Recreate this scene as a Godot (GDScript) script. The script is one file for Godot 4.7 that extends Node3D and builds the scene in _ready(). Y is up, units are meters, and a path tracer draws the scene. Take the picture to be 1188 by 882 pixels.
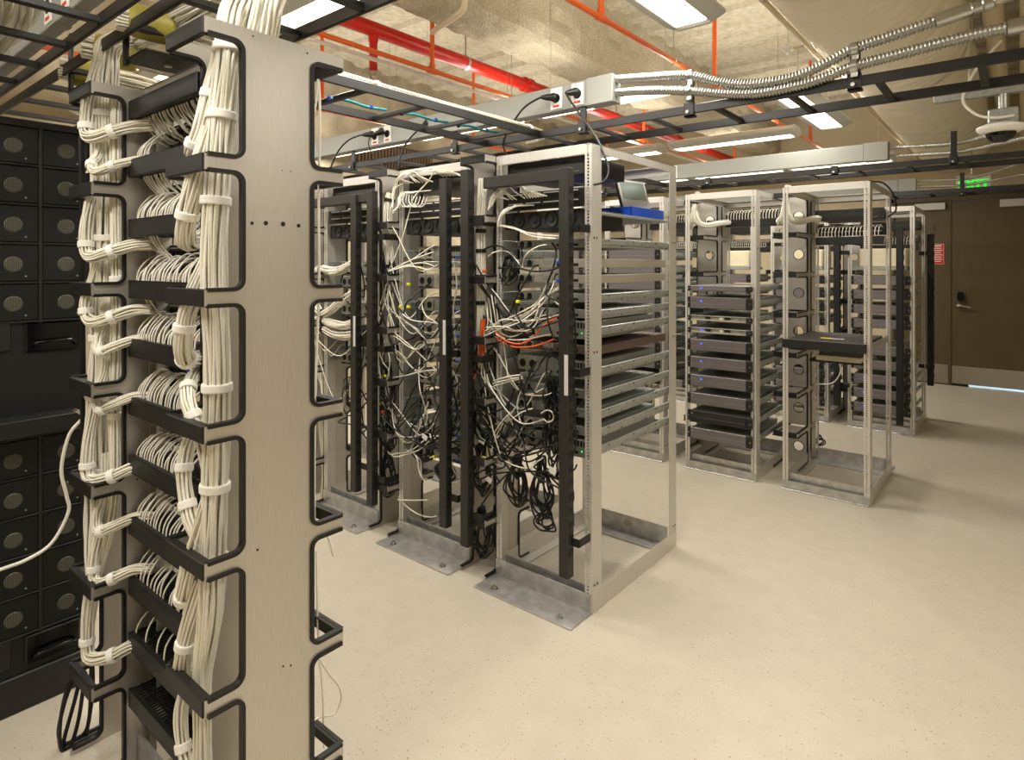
extends Node3D
# A machine room of open racks. World axes: X runs along the rack rows, "n" (= -z) runs down the aisle towards the door.
const FPX := 718.0
const CXP := 594.0
const HYP := 308.0
const EYE := 1.575
const CC := 0.7727
const SS := 0.6348
const U := 0.04445
var M := {}
var used := {}
var rng := RandomNumberGenerator.new()

func W(x: float, y: float, n: float) -> Vector3:
	return Vector3(x, y, -n)

# a photograph pixel becomes a direction; the plane it is read on is the thing that the point touches
func ray(px: float, py: float) -> Vector3:
	var u := (px - CXP) / FPX
	return Vector3(u * CC - SS, (HYP - py) / FPX, -(u * SS + CC))

func on_n(px: float, py: float, n: float) -> Vector3:
	var r := ray(px, py)
	var t := n / -r.z
	return Vector3(r.x * t, EYE + r.y * t, -n)

func on_x(px: float, py: float, x: float) -> Vector3:
	var r := ray(px, py)
	var t := x / r.x
	return Vector3(x, EYE + r.y * t, r.z * t)

func on_y(px: float, py: float, y: float) -> Vector3:
	var r := ray(px, py)
	var t := (y - EYE) / r.y
	return Vector3(r.x * t, y, r.z * t)

# ---------------------------------------------------------------- mesh helpers
func S() -> SurfaceTool:
	var st := SurfaceTool.new()
	st.begin(Mesh.PRIMITIVE_TRIANGLES)
	return st

func tri(st: SurfaceTool, a: Vector3, b: Vector3, c: Vector3, na: Vector3, nb: Vector3, nc: Vector3) -> void:
	if (b - a).cross(c - a).dot(na + nb + nc) > 0.0:
		st.set_normal(na); st.add_vertex(a)
		st.set_normal(nc); st.add_vertex(c)
		st.set_normal(nb); st.add_vertex(b)
	else:
		st.set_normal(na); st.add_vertex(a)
		st.set_normal(nb); st.add_vertex(b)
		st.set_normal(nc); st.add_vertex(c)

func quad(st: SurfaceTool, a: Vector3, b: Vector3, c: Vector3, d: Vector3, n: Vector3) -> void:
	tri(st, a, b, c, n, n, n)
	tri(st, a, c, d, n, n, n)

# box between two corners given as x, y, n
func bx(st: SurfaceTool, x0: float, x1: float, y0: float, y1: float, n0: float, n1: float) -> void:
	var z0 := -n0
	var z1 := -n1
	var a := Vector3(minf(x0, x1), minf(y0, y1), minf(z0, z1))
	var b := Vector3(maxf(x0, x1), maxf(y0, y1), maxf(z0, z1))
	quad(st, Vector3(a.x, a.y, a.z), Vector3(a.x, b.y, a.z), Vector3(a.x, b.y, b.z), Vector3(a.x, a.y, b.z), Vector3.LEFT)
	quad(st, Vector3(b.x, a.y, a.z), Vector3(b.x, b.y, a.z), Vector3(b.x, b.y, b.z), Vector3(b.x, a.y, b.z), Vector3.RIGHT)
	quad(st, Vector3(a.x, a.y, a.z), Vector3(b.x, a.y, a.z), Vector3(b.x, a.y, b.z), Vector3(a.x, a.y, b.z), Vector3.DOWN)
	quad(st, Vector3(a.x, b.y, a.z), Vector3(b.x, b.y, a.z), Vector3(b.x, b.y, b.z), Vector3(a.x, b.y, b.z), Vector3.UP)
	quad(st, Vector3(a.x, a.y, a.z), Vector3(b.x, a.y, a.z), Vector3(b.x, b.y, a.z), Vector3(a.x, b.y, a.z), Vector3.FORWARD)
	quad(st, Vector3(a.x, a.y, b.z), Vector3(b.x, a.y, b.z), Vector3(b.x, b.y, b.z), Vector3(a.x, b.y, b.z), Vector3.BACK)

# box with chamfered edges
func cb(st: SurfaceTool, x0: float, x1: float, y0: float, y1: float, n0: float, n1: float, c := 0.002) -> void:
	var a := Vector3(minf(x0, x1), minf(y0, y1), minf(-n0, -n1))
	var b := Vector3(maxf(x0, x1), maxf(y0, y1), maxf(-n0, -n1))
	var h := (b - a) * 0.5
	var m := (a + b) * 0.5
	c = minf(c, minf(h.x, minf(h.y, h.z)) * 0.9)
	for ax in 3:
		var u := (ax + 1) % 3
		var v := (ax + 2) % 3
		for s in [-1.0, 1.0]:
			var nn := Vector3.ZERO
			nn[ax] = s
			var q := []
			for k in [[-1, -1], [1, -1], [1, 1], [-1, 1]]:
				var p := Vector3.ZERO
				p[ax] = s * h[ax]
				p[u] = k[0] * (h[u] - c)
				p[v] = k[1] * (h[v] - c)
				q.append(m + p)
			quad(st, q[0], q[1], q[2], q[3], nn)
			for s2 in [-1.0, 1.0]:          # chamfer between +-ax and +-u
				var n2 := Vector3.ZERO
				n2[ax] = s
				n2[u] = s2
				n2 = n2.normalized()
				var e := []
				for k in [[0, -1], [0, 1], [1, 1], [1, -1]]:
					var p := Vector3.ZERO
					p[v] = k[1] * (h[v] - c)
					p[ax] = s * (h[ax] - (c if k[0] == 1 else 0.0))
					p[u] = s2 * (h[u] - (c if k[0] == 0 else 0.0))
					e.append(m + p)
				quad(st, e[0], e[1], e[2], e[3], n2)
	for sx in [-1.0, 1.0]:
		for sy in [-1.0, 1.0]:
			for sz in [-1.0, 1.0]:
				var n3 := Vector3(sx, sy, sz).normalized()
				var g := Vector3(sx * h.x, sy * h.y, sz * h.z)
				tri(st, m + g - Vector3(0, sy * c, sz * c), m + g - Vector3(sx * c, 0, sz * c), m + g - Vector3(sx * c, sy * c, 0), n3, n3, n3)

func frames(pts: PackedVector3Array) -> Array:
	var out := []
	var n := pts.size()
	var up := Vector3.UP
	var t0 := (pts[1] - pts[0]).normalized()
	if absf(t0.dot(up)) > 0.9:
		up = Vector3.RIGHT
	var s := t0.cross(up).normalized()
	for i in n:
		var t := (pts[mini(i + 1, n - 1)] - pts[maxi(i - 1, 0)])
		t = t0 if t.length() < 1e-7 else t.normalized()
		s = s - t * s.dot(t)
		s = t.cross(Vector3.UP).normalized() if s.length() < 1e-4 else s.normalized()
		out.append([s, t.cross(s).normalized(), t])
		t0 = t
	return out

func tube(st: SurfaceTool, pts: PackedVector3Array, r: float, k := 6, caps := true, radii := PackedFloat32Array()) -> void:
	if pts.size() < 2:
		return
	var fr := frames(pts)
	var rings := []
	for i in pts.size():
		var rr := radii[i] if radii.size() > i else r
		var ring := []
		for j in k:
			var a := TAU * j / k
			var d: Vector3 = fr[i][0] * cos(a) + fr[i][1] * sin(a)
			var sl := 0.0
			if radii.size() > 2:
				var i0 := maxi(i - 1, 0)
				var i1 := mini(i + 1, pts.size() - 1)
				sl = (radii[i1] - radii[i0]) / maxf(pts[i0].distance_to(pts[i1]), 1e-6)
			var dn: Vector3 = d if sl == 0.0 else (d - fr[i][2] * sl).normalized()
			ring.append([pts[i] + d * rr, dn])
		rings.append(ring)
	for i in pts.size() - 1:
		for j in k:
			var a = rings[i][j]
			var b = rings[i][(j + 1) % k]
			var c = rings[i + 1][(j + 1) % k]
			var d = rings[i + 1][j]
			tri(st, a[0], b[0], c[0], a[1], b[1], c[1])
			tri(st, a[0], c[0], d[0], a[1], c[1], d[1])
	if caps:
		for e in [0, pts.size() - 1]:
			var n: Vector3 = fr[e][2] * (-1.0 if e == 0 else 1.0)
			for j in k:
				tri(st, pts[e], rings[e][j][0], rings[e][(j + 1) % k][0], n, n, n)

func cyl(st: SurfaceTool, a: Vector3, b: Vector3, r: float, k := 12, r2 := -1.0) -> void:
	tube(st, PackedVector3Array([a, b]), r, k, true, PackedFloat32Array([r, r if r2 < 0.0 else r2]))

# turned shape: profile of (radius, distance along axis)
func lathe(st: SurfaceTool, at: Vector3, axis: Vector3, prof: Array, k := 20) -> void:
	var s := axis.cross(Vector3.UP if absf(axis.y) < 0.9 else Vector3.RIGHT).normalized()
	var q := axis.cross(s).normalized()
	for i in prof.size() - 1:
		var p0: Vector2 = prof[i]
		var p1: Vector2 = prof[i + 1]
		var dd := p1 - p0
		for j in k:
			var a0 := TAU * j / k
			var a1 := TAU * (j + 1) / k
			var d0 := s * cos(a0) + q * sin(a0)
			var d1 := s * cos(a1) + q * sin(a1)
			var n0 := (d0 * dd.y - axis * dd.x).normalized()
			var n1 := (d1 * dd.y - axis * dd.x).normalized()
			var A := at + axis * p0.y + d0 * p0.x
			var B := at + axis * p0.y + d1 * p0.x
			var C := at + axis * p1.y + d1 * p1.x
			var D := at + axis * p1.y + d0 * p1.x
			if p0.x > 1e-6:
				tri(st, A, B, C, n0, n1, n1)
			if p1.x > 1e-6:
				tri(st, A, C, D, n0, n1, n0)

# polygon of (n, y) pulled along x / of (x, y) pulled along n
func extrude(st: SurfaceTool, poly: PackedVector2Array, lo: float, hi: float, along_x := true) -> void:
	var idx := Geometry2D.triangulate_polygon(poly)
	var f := func(p: Vector2, w: float) -> Vector3: return W(w, p.y, p.x) if along_x else W(p.x, p.y, w)
	var ax := Vector3.RIGHT if along_x else Vector3.FORWARD
	for i in range(0, idx.size(), 3):
		tri(st, f.call(poly[idx[i]], lo), f.call(poly[idx[i + 1]], lo), f.call(poly[idx[i + 2]], lo), -ax, -ax, -ax)
		tri(st, f.call(poly[idx[i]], hi), f.call(poly[idx[i + 1]], hi), f.call(poly[idx[i + 2]], hi), ax, ax, ax)
	var cw := Geometry2D.is_polygon_clockwise(poly)
	for i in poly.size():
		var p := poly[i]
		var q := poly[(i + 1) % poly.size()]
		var e := q - p
		var n2 := Vector2(-e.y, e.x) if cw else Vector2(e.y, -e.x)
		var n: Vector3 = (f.call(n2, 0.0) as Vector3).normalized()
		quad(st, f.call(p, lo), f.call(q, lo), f.call(q, hi), f.call(p, hi), n)

func smooth(ctrl: Array, per := 6) -> PackedVector3Array:
	var out := PackedVector3Array()
	var n := ctrl.size()
	for i in n - 1:
		var p0: Vector3 = ctrl[maxi(i - 1, 0)]
		var p1: Vector3 = ctrl[i]
		var p2: Vector3 = ctrl[i + 1]
		var p3: Vector3 = ctrl[mini(i + 2, n - 1)]
		for k in per:
			var t := float(k) / per
			out.append(0.5 * ((2.0 * p1) + (p2 - p0) * t + (2.0 * p0 - 5.0 * p1 + 4.0 * p2 - p3) * t * t + (3.0 * p1 - p0 - 3.0 * p2 + p3) * t * t * t))
	out.append(ctrl[n - 1])
	return out

# ---------------------------------------------------------------- node helpers
func numbered(called: String) -> String:
	used[called] = used.get(called, -1) + 1
	return called if used[called] == 0 else "%s_%03d" % [called, used[called]]

func tag(o: Node3D, label: String, category: String, group := "", kind := "") -> void:
	if label: o.set_meta("label", label)
	if category: o.set_meta("category", category)
	if group: o.set_meta("group", group)
	if kind: o.set_meta("kind", kind)

func thing(called: String, label: String, category: String, at: Vector3, group := "") -> Node3D:
	var o := Node3D.new()
	o.name = numbered(called)
	add_child(o)
	o.position = at
	tag(o, label, category, group)
	return o

# one mesh under a parent; shapes are given in world places unless local is true
const TINY := ["sockets", "ports", "rivets", "screw_holes", "rail_screws", "slot_covers", "round_holes", "vents", "slots", "red_marking"]

func part(called: String, st: SurfaceTool, m: Material, parent: Node3D, local := false) -> MeshInstance3D:
	var o := MeshInstance3D.new()
	if called in TINY: o.set_meta("kind", "stuff")
	o.name = called
	o.mesh = st.commit()
	o.material_override = m
	parent.add_child(o, true)
	if not local and parent.get_parent() == self:
		o.position = -parent.position
	return o

func share(called: String, mesh: Mesh, m: Material, parent: Node3D, at := Vector3.ZERO) -> MeshInstance3D:
	var o := MeshInstance3D.new()
	o.name = called
	o.mesh = mesh
	o.material_override = m
	parent.add_child(o, true)
	o.position = at
	return o

# a thing that is one mesh, with its origin moved to the middle of its foot
func single(called: String, st: SurfaceTool, m: Material, label: String, category: String, group := "") -> MeshInstance3D:
	var raw := st.commit()
	var bb := raw.get_aabb()
	var at := bb.position + Vector3(bb.size.x * 0.5, 0.0, bb.size.z * 0.5)
	var s2 := SurfaceTool.new()
	s2.begin(Mesh.PRIMITIVE_TRIANGLES)
	s2.append_from(raw, 0, Transform3D(Basis(), -at))
	var o := MeshInstance3D.new()
	o.name = numbered(called)
	o.mesh = s2.commit()
	o.material_override = m
	add_child(o)
	o.position = at
	tag(o, label, category, group)
	return o

func struct(called: String, st: SurfaceTool, m: Material, label: String, category: String) -> MeshInstance3D:
	var o := MeshInstance3D.new()
	o.name = numbered(called)
	o.mesh = st.commit()
	o.material_override = m
	add_child(o)
	tag(o, label, category, "", "structure")
	return o

func copy(o: Node3D, at: Vector3, label := "", group := "") -> Node3D:
	var c: Node3D = o.duplicate()
	var base := String(o.name)
	if base.length() > 4 and base[base.length() - 4] == "_" and base.right(3).is_valid_int():
		base = base.left(base.length() - 4)
	c.name = numbered(base)
	add_child(c)
	c.position = at
	if label: c.set_meta("label", label)
	if group: c.set_meta("group", group)
	return c

# ---------------------------------------------------------------- materials
func mat(r: float, g: float, b: float, rough := 0.6, metal := 0.0) -> StandardMaterial3D:
	var m := StandardMaterial3D.new()
	m.albedo_color = Color(r, g, b)
	m.roughness = rough
	m.metallic = metal
	return m

func noise_image(w: int, h: int, freq: float, seed_: int, oct := 4) -> Image:
	var f := FastNoiseLite.new()
	f.seed = seed_
	f.frequency = freq
	f.fractal_octaves = oct
	return f.get_seamless_image(w, h)

# multiply-in texture: grey noise between lo and 1
func tone_tex(w: int, h: int, freq: float, seed_: int, lo: float, stretch := 1, oct := 4) -> ImageTexture:
	var im := noise_image(w, maxi(h / stretch, 4), freq, seed_, oct)
	im.convert(Image.FORMAT_RGB8)
	if stretch > 1:
		im.resize(w, h, Image.INTERPOLATE_CUBIC)
	for y in h:
		for x in w:
			var v := lo + (1.0 - lo) * im.get_pixel(x, y).r
			im.set_pixel(x, y, Color(v, v, v))
	im.generate_mipmaps()
	return ImageTexture.create_from_image(im)

func triplanar(m: StandardMaterial3D, t: Texture2D, scale: float) -> void:
	m.albedo_texture = t
	m.uv1_triplanar = true
	m.uv1_world_triplanar = true
	m.uv1_scale = Vector3(scale, scale, scale)

func floor_tex() -> ImageTexture:
	var n := 1400
	var im := Image.create(n, n, true, Image.FORMAT_RGB8)
	var blot := noise_image(n, n, 0.006, 5, 3)
	for y in n:
		for x in n:
			var v := 0.965 + 0.035 * blot.get_pixel(x, y).r
			im.set_pixel(x, y, Color(0.790 * v, 0.755 * v, 0.683 * v))
	var g := RandomNumberGenerator.new()
	g.seed = 11
	for i in 17000:
		var big := i < 1500
		var w := g.randi_range(2, 5) if big else g.randi_range(1, 3)
		var h := g.randi_range(2, 4) if big else g.randi_range(1, 3)
		var x := g.randi_range(6, n - 8)
		var y := g.randi_range(6, n - 8)
		var k := g.randf()
		var c := Color(0.745, 0.700, 0.610)
		if big:
			c = Color(0.46, 0.38, 0.27) if k < 0.14 else (Color(0.62, 0.54, 0.41) if k < 0.6 else Color(0.68, 0.60, 0.46))
		elif k < 0.35:
			c = Color(0.825, 0.797, 0.735)
		elif k < 0.6:
			c = Color(0.705, 0.655, 0.56)
		im.fill_rect(Rect2i(x, y, w, h), c)
		if big:
			im.fill_rect(Rect2i(x + 1, y - 1, maxi(w - 2, 1), 1), c)
	im.generate_mipmaps()
	return ImageTexture.create_from_image(im)

func make_materials() -> void:
	M.floor = mat(1, 1, 1, 0.42)
	triplanar(M.floor, floor_tex(), 1.0 / 1.35)
	M.ceiling = mat(0.83, 0.79, 0.69, 0.95)
	triplanar(M.ceiling, tone_tex(512, 512, 0.03, 3, 0.80), 0.8)
	M.spray = mat(0.82, 0.775, 0.665, 1.0)
	triplanar(M.spray, tone_tex(512, 512, 0.09, 8, 0.74, 1, 5), 0.9)
	var hm := noise_image(512, 512, 0.10, 9, 5)
	hm.convert(Image.FORMAT_RGBA8)
	hm.bump_map_to_normal_map(4.0)
	hm.generate_mipmaps()
	M.spray.normal_enabled = true
	M.spray.normal_texture = ImageTexture.create_from_image(hm)
	M.spray.normal_scale = 0.8
	M.concrete = mat(0.75, 0.70, 0.59, 0.95)
	triplanar(M.concrete, tone_tex(512, 512, 0.012, 21, 0.72, 1, 6), 0.35)
	M.wall = mat(0.82, 0.77, 0.655, 0.85)
	triplanar(M.wall, tone_tex(256, 256, 0.02, 22, 0.94), 0.5)
	M.door = mat(0.36, 0.305, 0.195, 0.55)
	triplanar(M.door, tone_tex(256, 512, 0.05, 23, 0.93, 8), 0.7)
	var brush := tone_tex(1024, 1024, 0.22, 31, 0.93, 24, 4)
	M.alu = mat(0.82, 0.80, 0.765, 0.40, 0.7)
	triplanar(M.alu, brush, 1.6)
	M.post = mat(0.86, 0.845, 0.81, 0.42, 0.45)
	triplanar(M.post, brush, 1.1)
	M.mill = mat(0.84, 0.835, 0.82, 0.30, 0.6)
	triplanar(M.mill, tone_tex(512, 512, 0.02, 33, 0.80, 1, 5), 1.2)
	M.zinc = mat(0.76, 0.775, 0.755, 0.36, 0.55)
	triplanar(M.zinc, tone_tex(512, 512, 0.03, 34, 0.80, 1, 4), 2.5)
	M.steel = mat(0.75, 0.75, 0.73, 0.28, 1.0)
	M.steel_brushed = mat(0.70, 0.685, 0.65, 0.32, 1.0)
	M.slat = mat(0.56, 0.50, 0.42, 0.6)
	M.conduit = mat(0.72, 0.72, 0.70, 0.34, 1.0)
	M.trim = mat(0.055, 0.05, 0.042, 0.5)
	M.black = mat(0.10, 0.094, 0.088, 0.45)
	M.coat = mat(0.115, 0.105, 0.096, 0.5)
	triplanar(M.coat, tone_tex(256, 256, 0.05, 35, 0.80, 1, 5), 3.0)
	M.ladder = mat(0.105, 0.10, 0.094, 0.42)
	M.strip = mat(0.155, 0.142, 0.126, 0.5)
	M.dark = mat(0.04, 0.038, 0.036, 0.6)
	M.gloss = mat(0.02, 0.02, 0.02, 0.15)
	M.trough = mat(0.58, 0.585, 0.555, 0.45)
	M.white = mat(0.93, 0.925, 0.90, 0.5)
	M.cable = mat(0.95, 0.935, 0.885, 0.45)
	M.cable2 = mat(0.91, 0.885, 0.80, 0.45)
	M.velcro = mat(0.96, 0.95, 0.92, 0.8)
	M.cord = mat(0.055, 0.053, 0.050, 0.45)
	M.orange_cable = mat(0.93, 0.40, 0.13, 0.5)
	M.red_pipe = mat(0.80, 0.13, 0.055, 0.32)
	M.orange_pipe = mat(0.93, 0.42, 0.17, 0.38)
	M.cream_pipe = mat(0.86, 0.80, 0.68, 0.6)
	M.wrap = mat(0.93, 0.90, 0.82, 0.7)
	M.housing = mat(0.80, 0.795, 0.77, 0.5)
	M.server = mat(0.60, 0.61, 0.585, 0.42, 0.55)
	M.server2 = mat(0.68, 0.655, 0.59, 0.5, 0.35)
	M.brown = mat(0.36, 0.30, 0.265, 0.5, 0.2)
	M.bezel = mat(0.47, 0.445, 0.45, 0.38, 0.35)
	M.bezel_dark = mat(0.13, 0.115, 0.115, 0.5)
	M.panel_dark = mat(0.14, 0.13, 0.115, 0.5)
	M.blue = mat(0.11, 0.30, 0.74, 0.45)
	M.teal = mat(0.06, 0.48, 0.52, 0.7)
	M.blue_tie = mat(0.05, 0.16, 0.55, 0.7)
	M.yellow = mat(0.90, 0.86, 0.10, 0.5)
	M.yellow_plastic = mat(0.66, 0.62, 0.27, 0.45)
	M.red = mat(0.80, 0.10, 0.07, 0.5)
	M.cream = mat(0.86, 0.82, 0.70, 0.5)
	M.tape = mat(0.83, 0.81, 0.80, 0.7)
	M.lens = glow(1.0, 0.955, 0.86, 3.2)
	M.lens_up = glow(1.0, 0.955, 0.86, 1.6)
	M.led_blue = glow(0.15, 0.28, 1.0, 5.0)
	M.led_green = glow(0.15, 1.0, 0.2, 2.2)
	M.exit = glow(0.05, 1.0, 0.15, 1.0)
	M.fan_mesh = mat(0.075, 0.07, 0.06, 0.5, 0.2)
	M.fan_mesh.albedo_texture = mesh_tex()
	M.fan_mesh.uv1_triplanar = true
	M.fan_mesh.uv1_world_triplanar = true
	M.fan_mesh.uv1_scale = Vector3(12, 12, 12)
	M.fan_hub = mat(0.40, 0.385, 0.335, 0.5, 0.2)
	M.fan_hub.albedo_texture = M.fan_mesh.albedo_texture
	M.fan_hub.uv1_triplanar = true
	M.fan_hub.uv1_world_triplanar = true
	M.fan_hub.uv1_scale = Vector3(12, 12, 12)

func mesh_tex() -> ImageTexture:          # woven wire mesh: light wires, black gaps
	var n := 256
	var im := Image.create(n, n, true, Image.FORMAT_RGB8)
	im.fill(Color(1, 1, 1))
	for j in 16:
		for i in 16:
			im.fill_rect(Rect2i(i * 16 + 3, j * 16 + 3, 10, 10), Color(0.10, 0.10, 0.10))
	im.generate_mipmaps()
	return ImageTexture.create_from_image(im)

func glow(r: float, g: float, b: float, e: float) -> StandardMaterial3D:
	var m := mat(r, g, b, 0.5)
	m.emission_enabled = true
	m.emission = Color(r, g, b)
	m.emission_energy_multiplier = e
	return m

const ORD := ["top", "second", "third", "fourth", "fifth", "sixth", "seventh", "eighth", "ninth", "tenth", "eleventh", "twelfth", "thirteenth", "fourteenth", "fifteenth", "sixteenth"]

# ---------------------------------------------------------------- camera, air and exposure
func set_view() -> void:
	var cam := Camera3D.new()
	cam.name = "camera"
	add_child(cam)
	cam.position = Vector3(0, EYE, 0)
	cam.rotation = Vector3(0, atan2(SS, CC), 0)
	var near := 0.05
	cam.set_frustum(near * 882.0 / FPX, Vector2(0, near * (HYP - 441.0) / FPX), near, 60.0)
	cam.current = true
	var env := Environment.new()
	env.background_mode = Environment.BG_COLOR
	env.background_color = Color(0, 0, 0)
	env.tonemap_mode = Environment.TONE_MAPPER_LINEAR
	env.tonemap_exposure = EXPOSURE
	env.sdfgi_enabled = true
	env.ssao_enabled = true
	env.ssil_enabled = true
	var we := WorldEnvironment.new()
	we.name = "environment"
	we.environment = env
	add_child(we)

const EXPOSURE := 1.0
const LAMP_DOWN := 2.35
const LAMP_UP := 0.9
const LAMP_COLOR := Color(1.0, 0.98, 0.945)

# pendant luminaire with a lens below and a slot above; its own lights sit just outside both
func luminaire(x: float, n: float, length: float, along_x: bool, label: String, y := 2.75) -> void:
	var at := W(x, y, n)
	var t := thing("pendant_luminaire", label, "light", at, "pendant luminaires over the aisles")
	# built along x, then turned
	var L := length * 0.5
	var hp := PackedVector2Array([Vector2(-0.085, 0.004), Vector2(-0.15, 0.03), Vector2(-0.155, 0.045), Vector2(-0.13, 0.075), Vector2(-0.06, 0.092),
		Vector2(0.06, 0.092), Vector2(0.13, 0.075), Vector2(0.155, 0.045), Vector2(0.15, 0.03), Vector2(0.085, 0.004), Vector2(0.08, 0.012), Vector2(-0.08, 0.012)])
	var a := S()
	extrude(a, hp, -L - 0.03, L + 0.03)
	var b := S()
	cb(b, -L, L, 0.0015, 0.0115, -0.079, 0.079, 0.003)
	for s in [-1.0, 1.0]:
		var c := S()
		extrude(c, PackedVector2Array([Vector2(-0.15, 0.03), Vector2(-0.155, 0.045), Vector2(-0.13, 0.076), Vector2(-0.06, 0.094), Vector2(0.06, 0.094), Vector2(0.13, 0.076), Vector2(0.155, 0.045), Vector2(0.15, 0.03), Vector2(0.08, -0.001), Vector2(-0.08, -0.001)]),
			s * (L + 0.03), s * (L + 0.045))
		share("end_cap", c.commit(), M.housing, t)
	var d := S()
	bx(d, -L + 0.05, L - 0.05, 0.0925, 0.095, -0.05, 0.05)
	var turn := 0.0 if along_x else PI * 0.5
	t.rotation.y = turn
	var hs := share("housing", a.commit(), M.housing, t)
	var ln := share("lens", b.commit(), M.lens, t)
	share("upward_lens", d.commit(), M.lens_up, t)
	for s in [-1.0, 1.0]:
		var e := S()
		cyl(e, Vector3(s * (L - 0.12), 0.09, 0), Vector3(s * (L - 0.12), 3.9 - y, 0), 0.002, 5)
		share("suspension_wire", e.commit(), M.steel, t)
	for up in [false, true]:
		var l := AreaLight3D.new()
		l.name = "uplight" if up else "downlight"
		l.area_size = Vector2(length - 0.1, 0.1) if up else Vector2(length, 0.158)
		l.light_energy = (LAMP_UP if up else LAMP_DOWN) * length / 1.2
		l.light_color = LAMP_COLOR
		l.area_normalize_energy = true
		l.shadow_enabled = true
		l.area_range = 20.0
		t.add_child(l)
		l.position = Vector3(0, 0.098 if up else -0.003, 0)
		l.rotation.x = PI * 0.5 if up else -PI * 0.5

func build_lights() -> void:
	luminaire(-2.19, 1.66, 1.2, true, "white pendant luminaire over the aisle facing the cabled racks")
	luminaire(-3.62, 1.66, 1.2, true, "white pendant luminaire above the aisle beside the black cabinet")
	luminaire(-2.35, 3.92, 1.2, true, "white pendant luminaire behind the flexible conduits")
	luminaire(-3.75, 3.92, 1.2, true, "white pendant luminaire between cabled racks and blue-lit servers, deeper in the aisle")
	luminaire(-2.16, 5.97, 1.1, true, "white pendant luminaire above the aisle behind the blue-lit servers")
	luminaire(-3.58, 5.97, 1.3, true, "white pendant luminaire further along the aisle behind the blue-lit servers")
	luminaire(-1.66, 8.12, 1.05, true, "white pendant luminaire by the door wall under the end of grey trunking", 2.755)
	luminaire(-2.86, 8.12, 1.1, true, "white pendant luminaire by the door wall, second in the line", 2.755)
	luminaire(-4.12, 8.12, 1.1, true, "white pendant luminaire by the door wall seen past the blue tray", 2.755)
	luminaire(-1.24, 2.26, 1.25, false, "broad white pendant luminaire hanging over the conduits, end cap showing")
	luminaire(-1.25, 5.13, 1.4, false, "white pendant luminaire crossed by two dark ladder rails")
	luminaire(-1.24, 0.1, 1.25, false, "unseen white pendant luminaire lighting the aisle before the patch cable rack")  # out of view, placed to light the foreground floor
	luminaire(-5.05, 1.66, 1.2, true, "unseen white pendant luminaire lighting the concrete wall, aisle of the black cabinet")  # unseen lamp, placed to brighten the concrete wall
	luminaire(-5.15, 3.92, 1.2, true, "white pendant luminaire by the concrete wall next to the slatted grille")
	luminaire(-5.05, 5.97, 1.2, true, "unseen white pendant luminaire lighting the concrete wall behind the blue-lit row")  # unseen as well, placed for light on the concrete wall
	luminaire(-2.3, -0.62, 1.2, true, "unseen white pendant luminaire lighting the finger trays from the aisle before them")  # out of view, placed to light the front of the patch row
	luminaire(-3.75, -0.62, 1.2, true, "unseen white pendant luminaire lighting the black cabinet from the aisle before it")  # out of view, lights the front of cabinet and patch row
	luminaire(1.25, 0.8, 1.25, false, "unseen white pendant luminaire lighting the open floor")  # out of view, placed to light the open floor and rack sides
	luminaire(1.25, 2.5, 1.25, false, "unseen white pendant luminaire lighting the open floor, second in the line")  # out of view, second lamp for the open floor and rack sides

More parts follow.
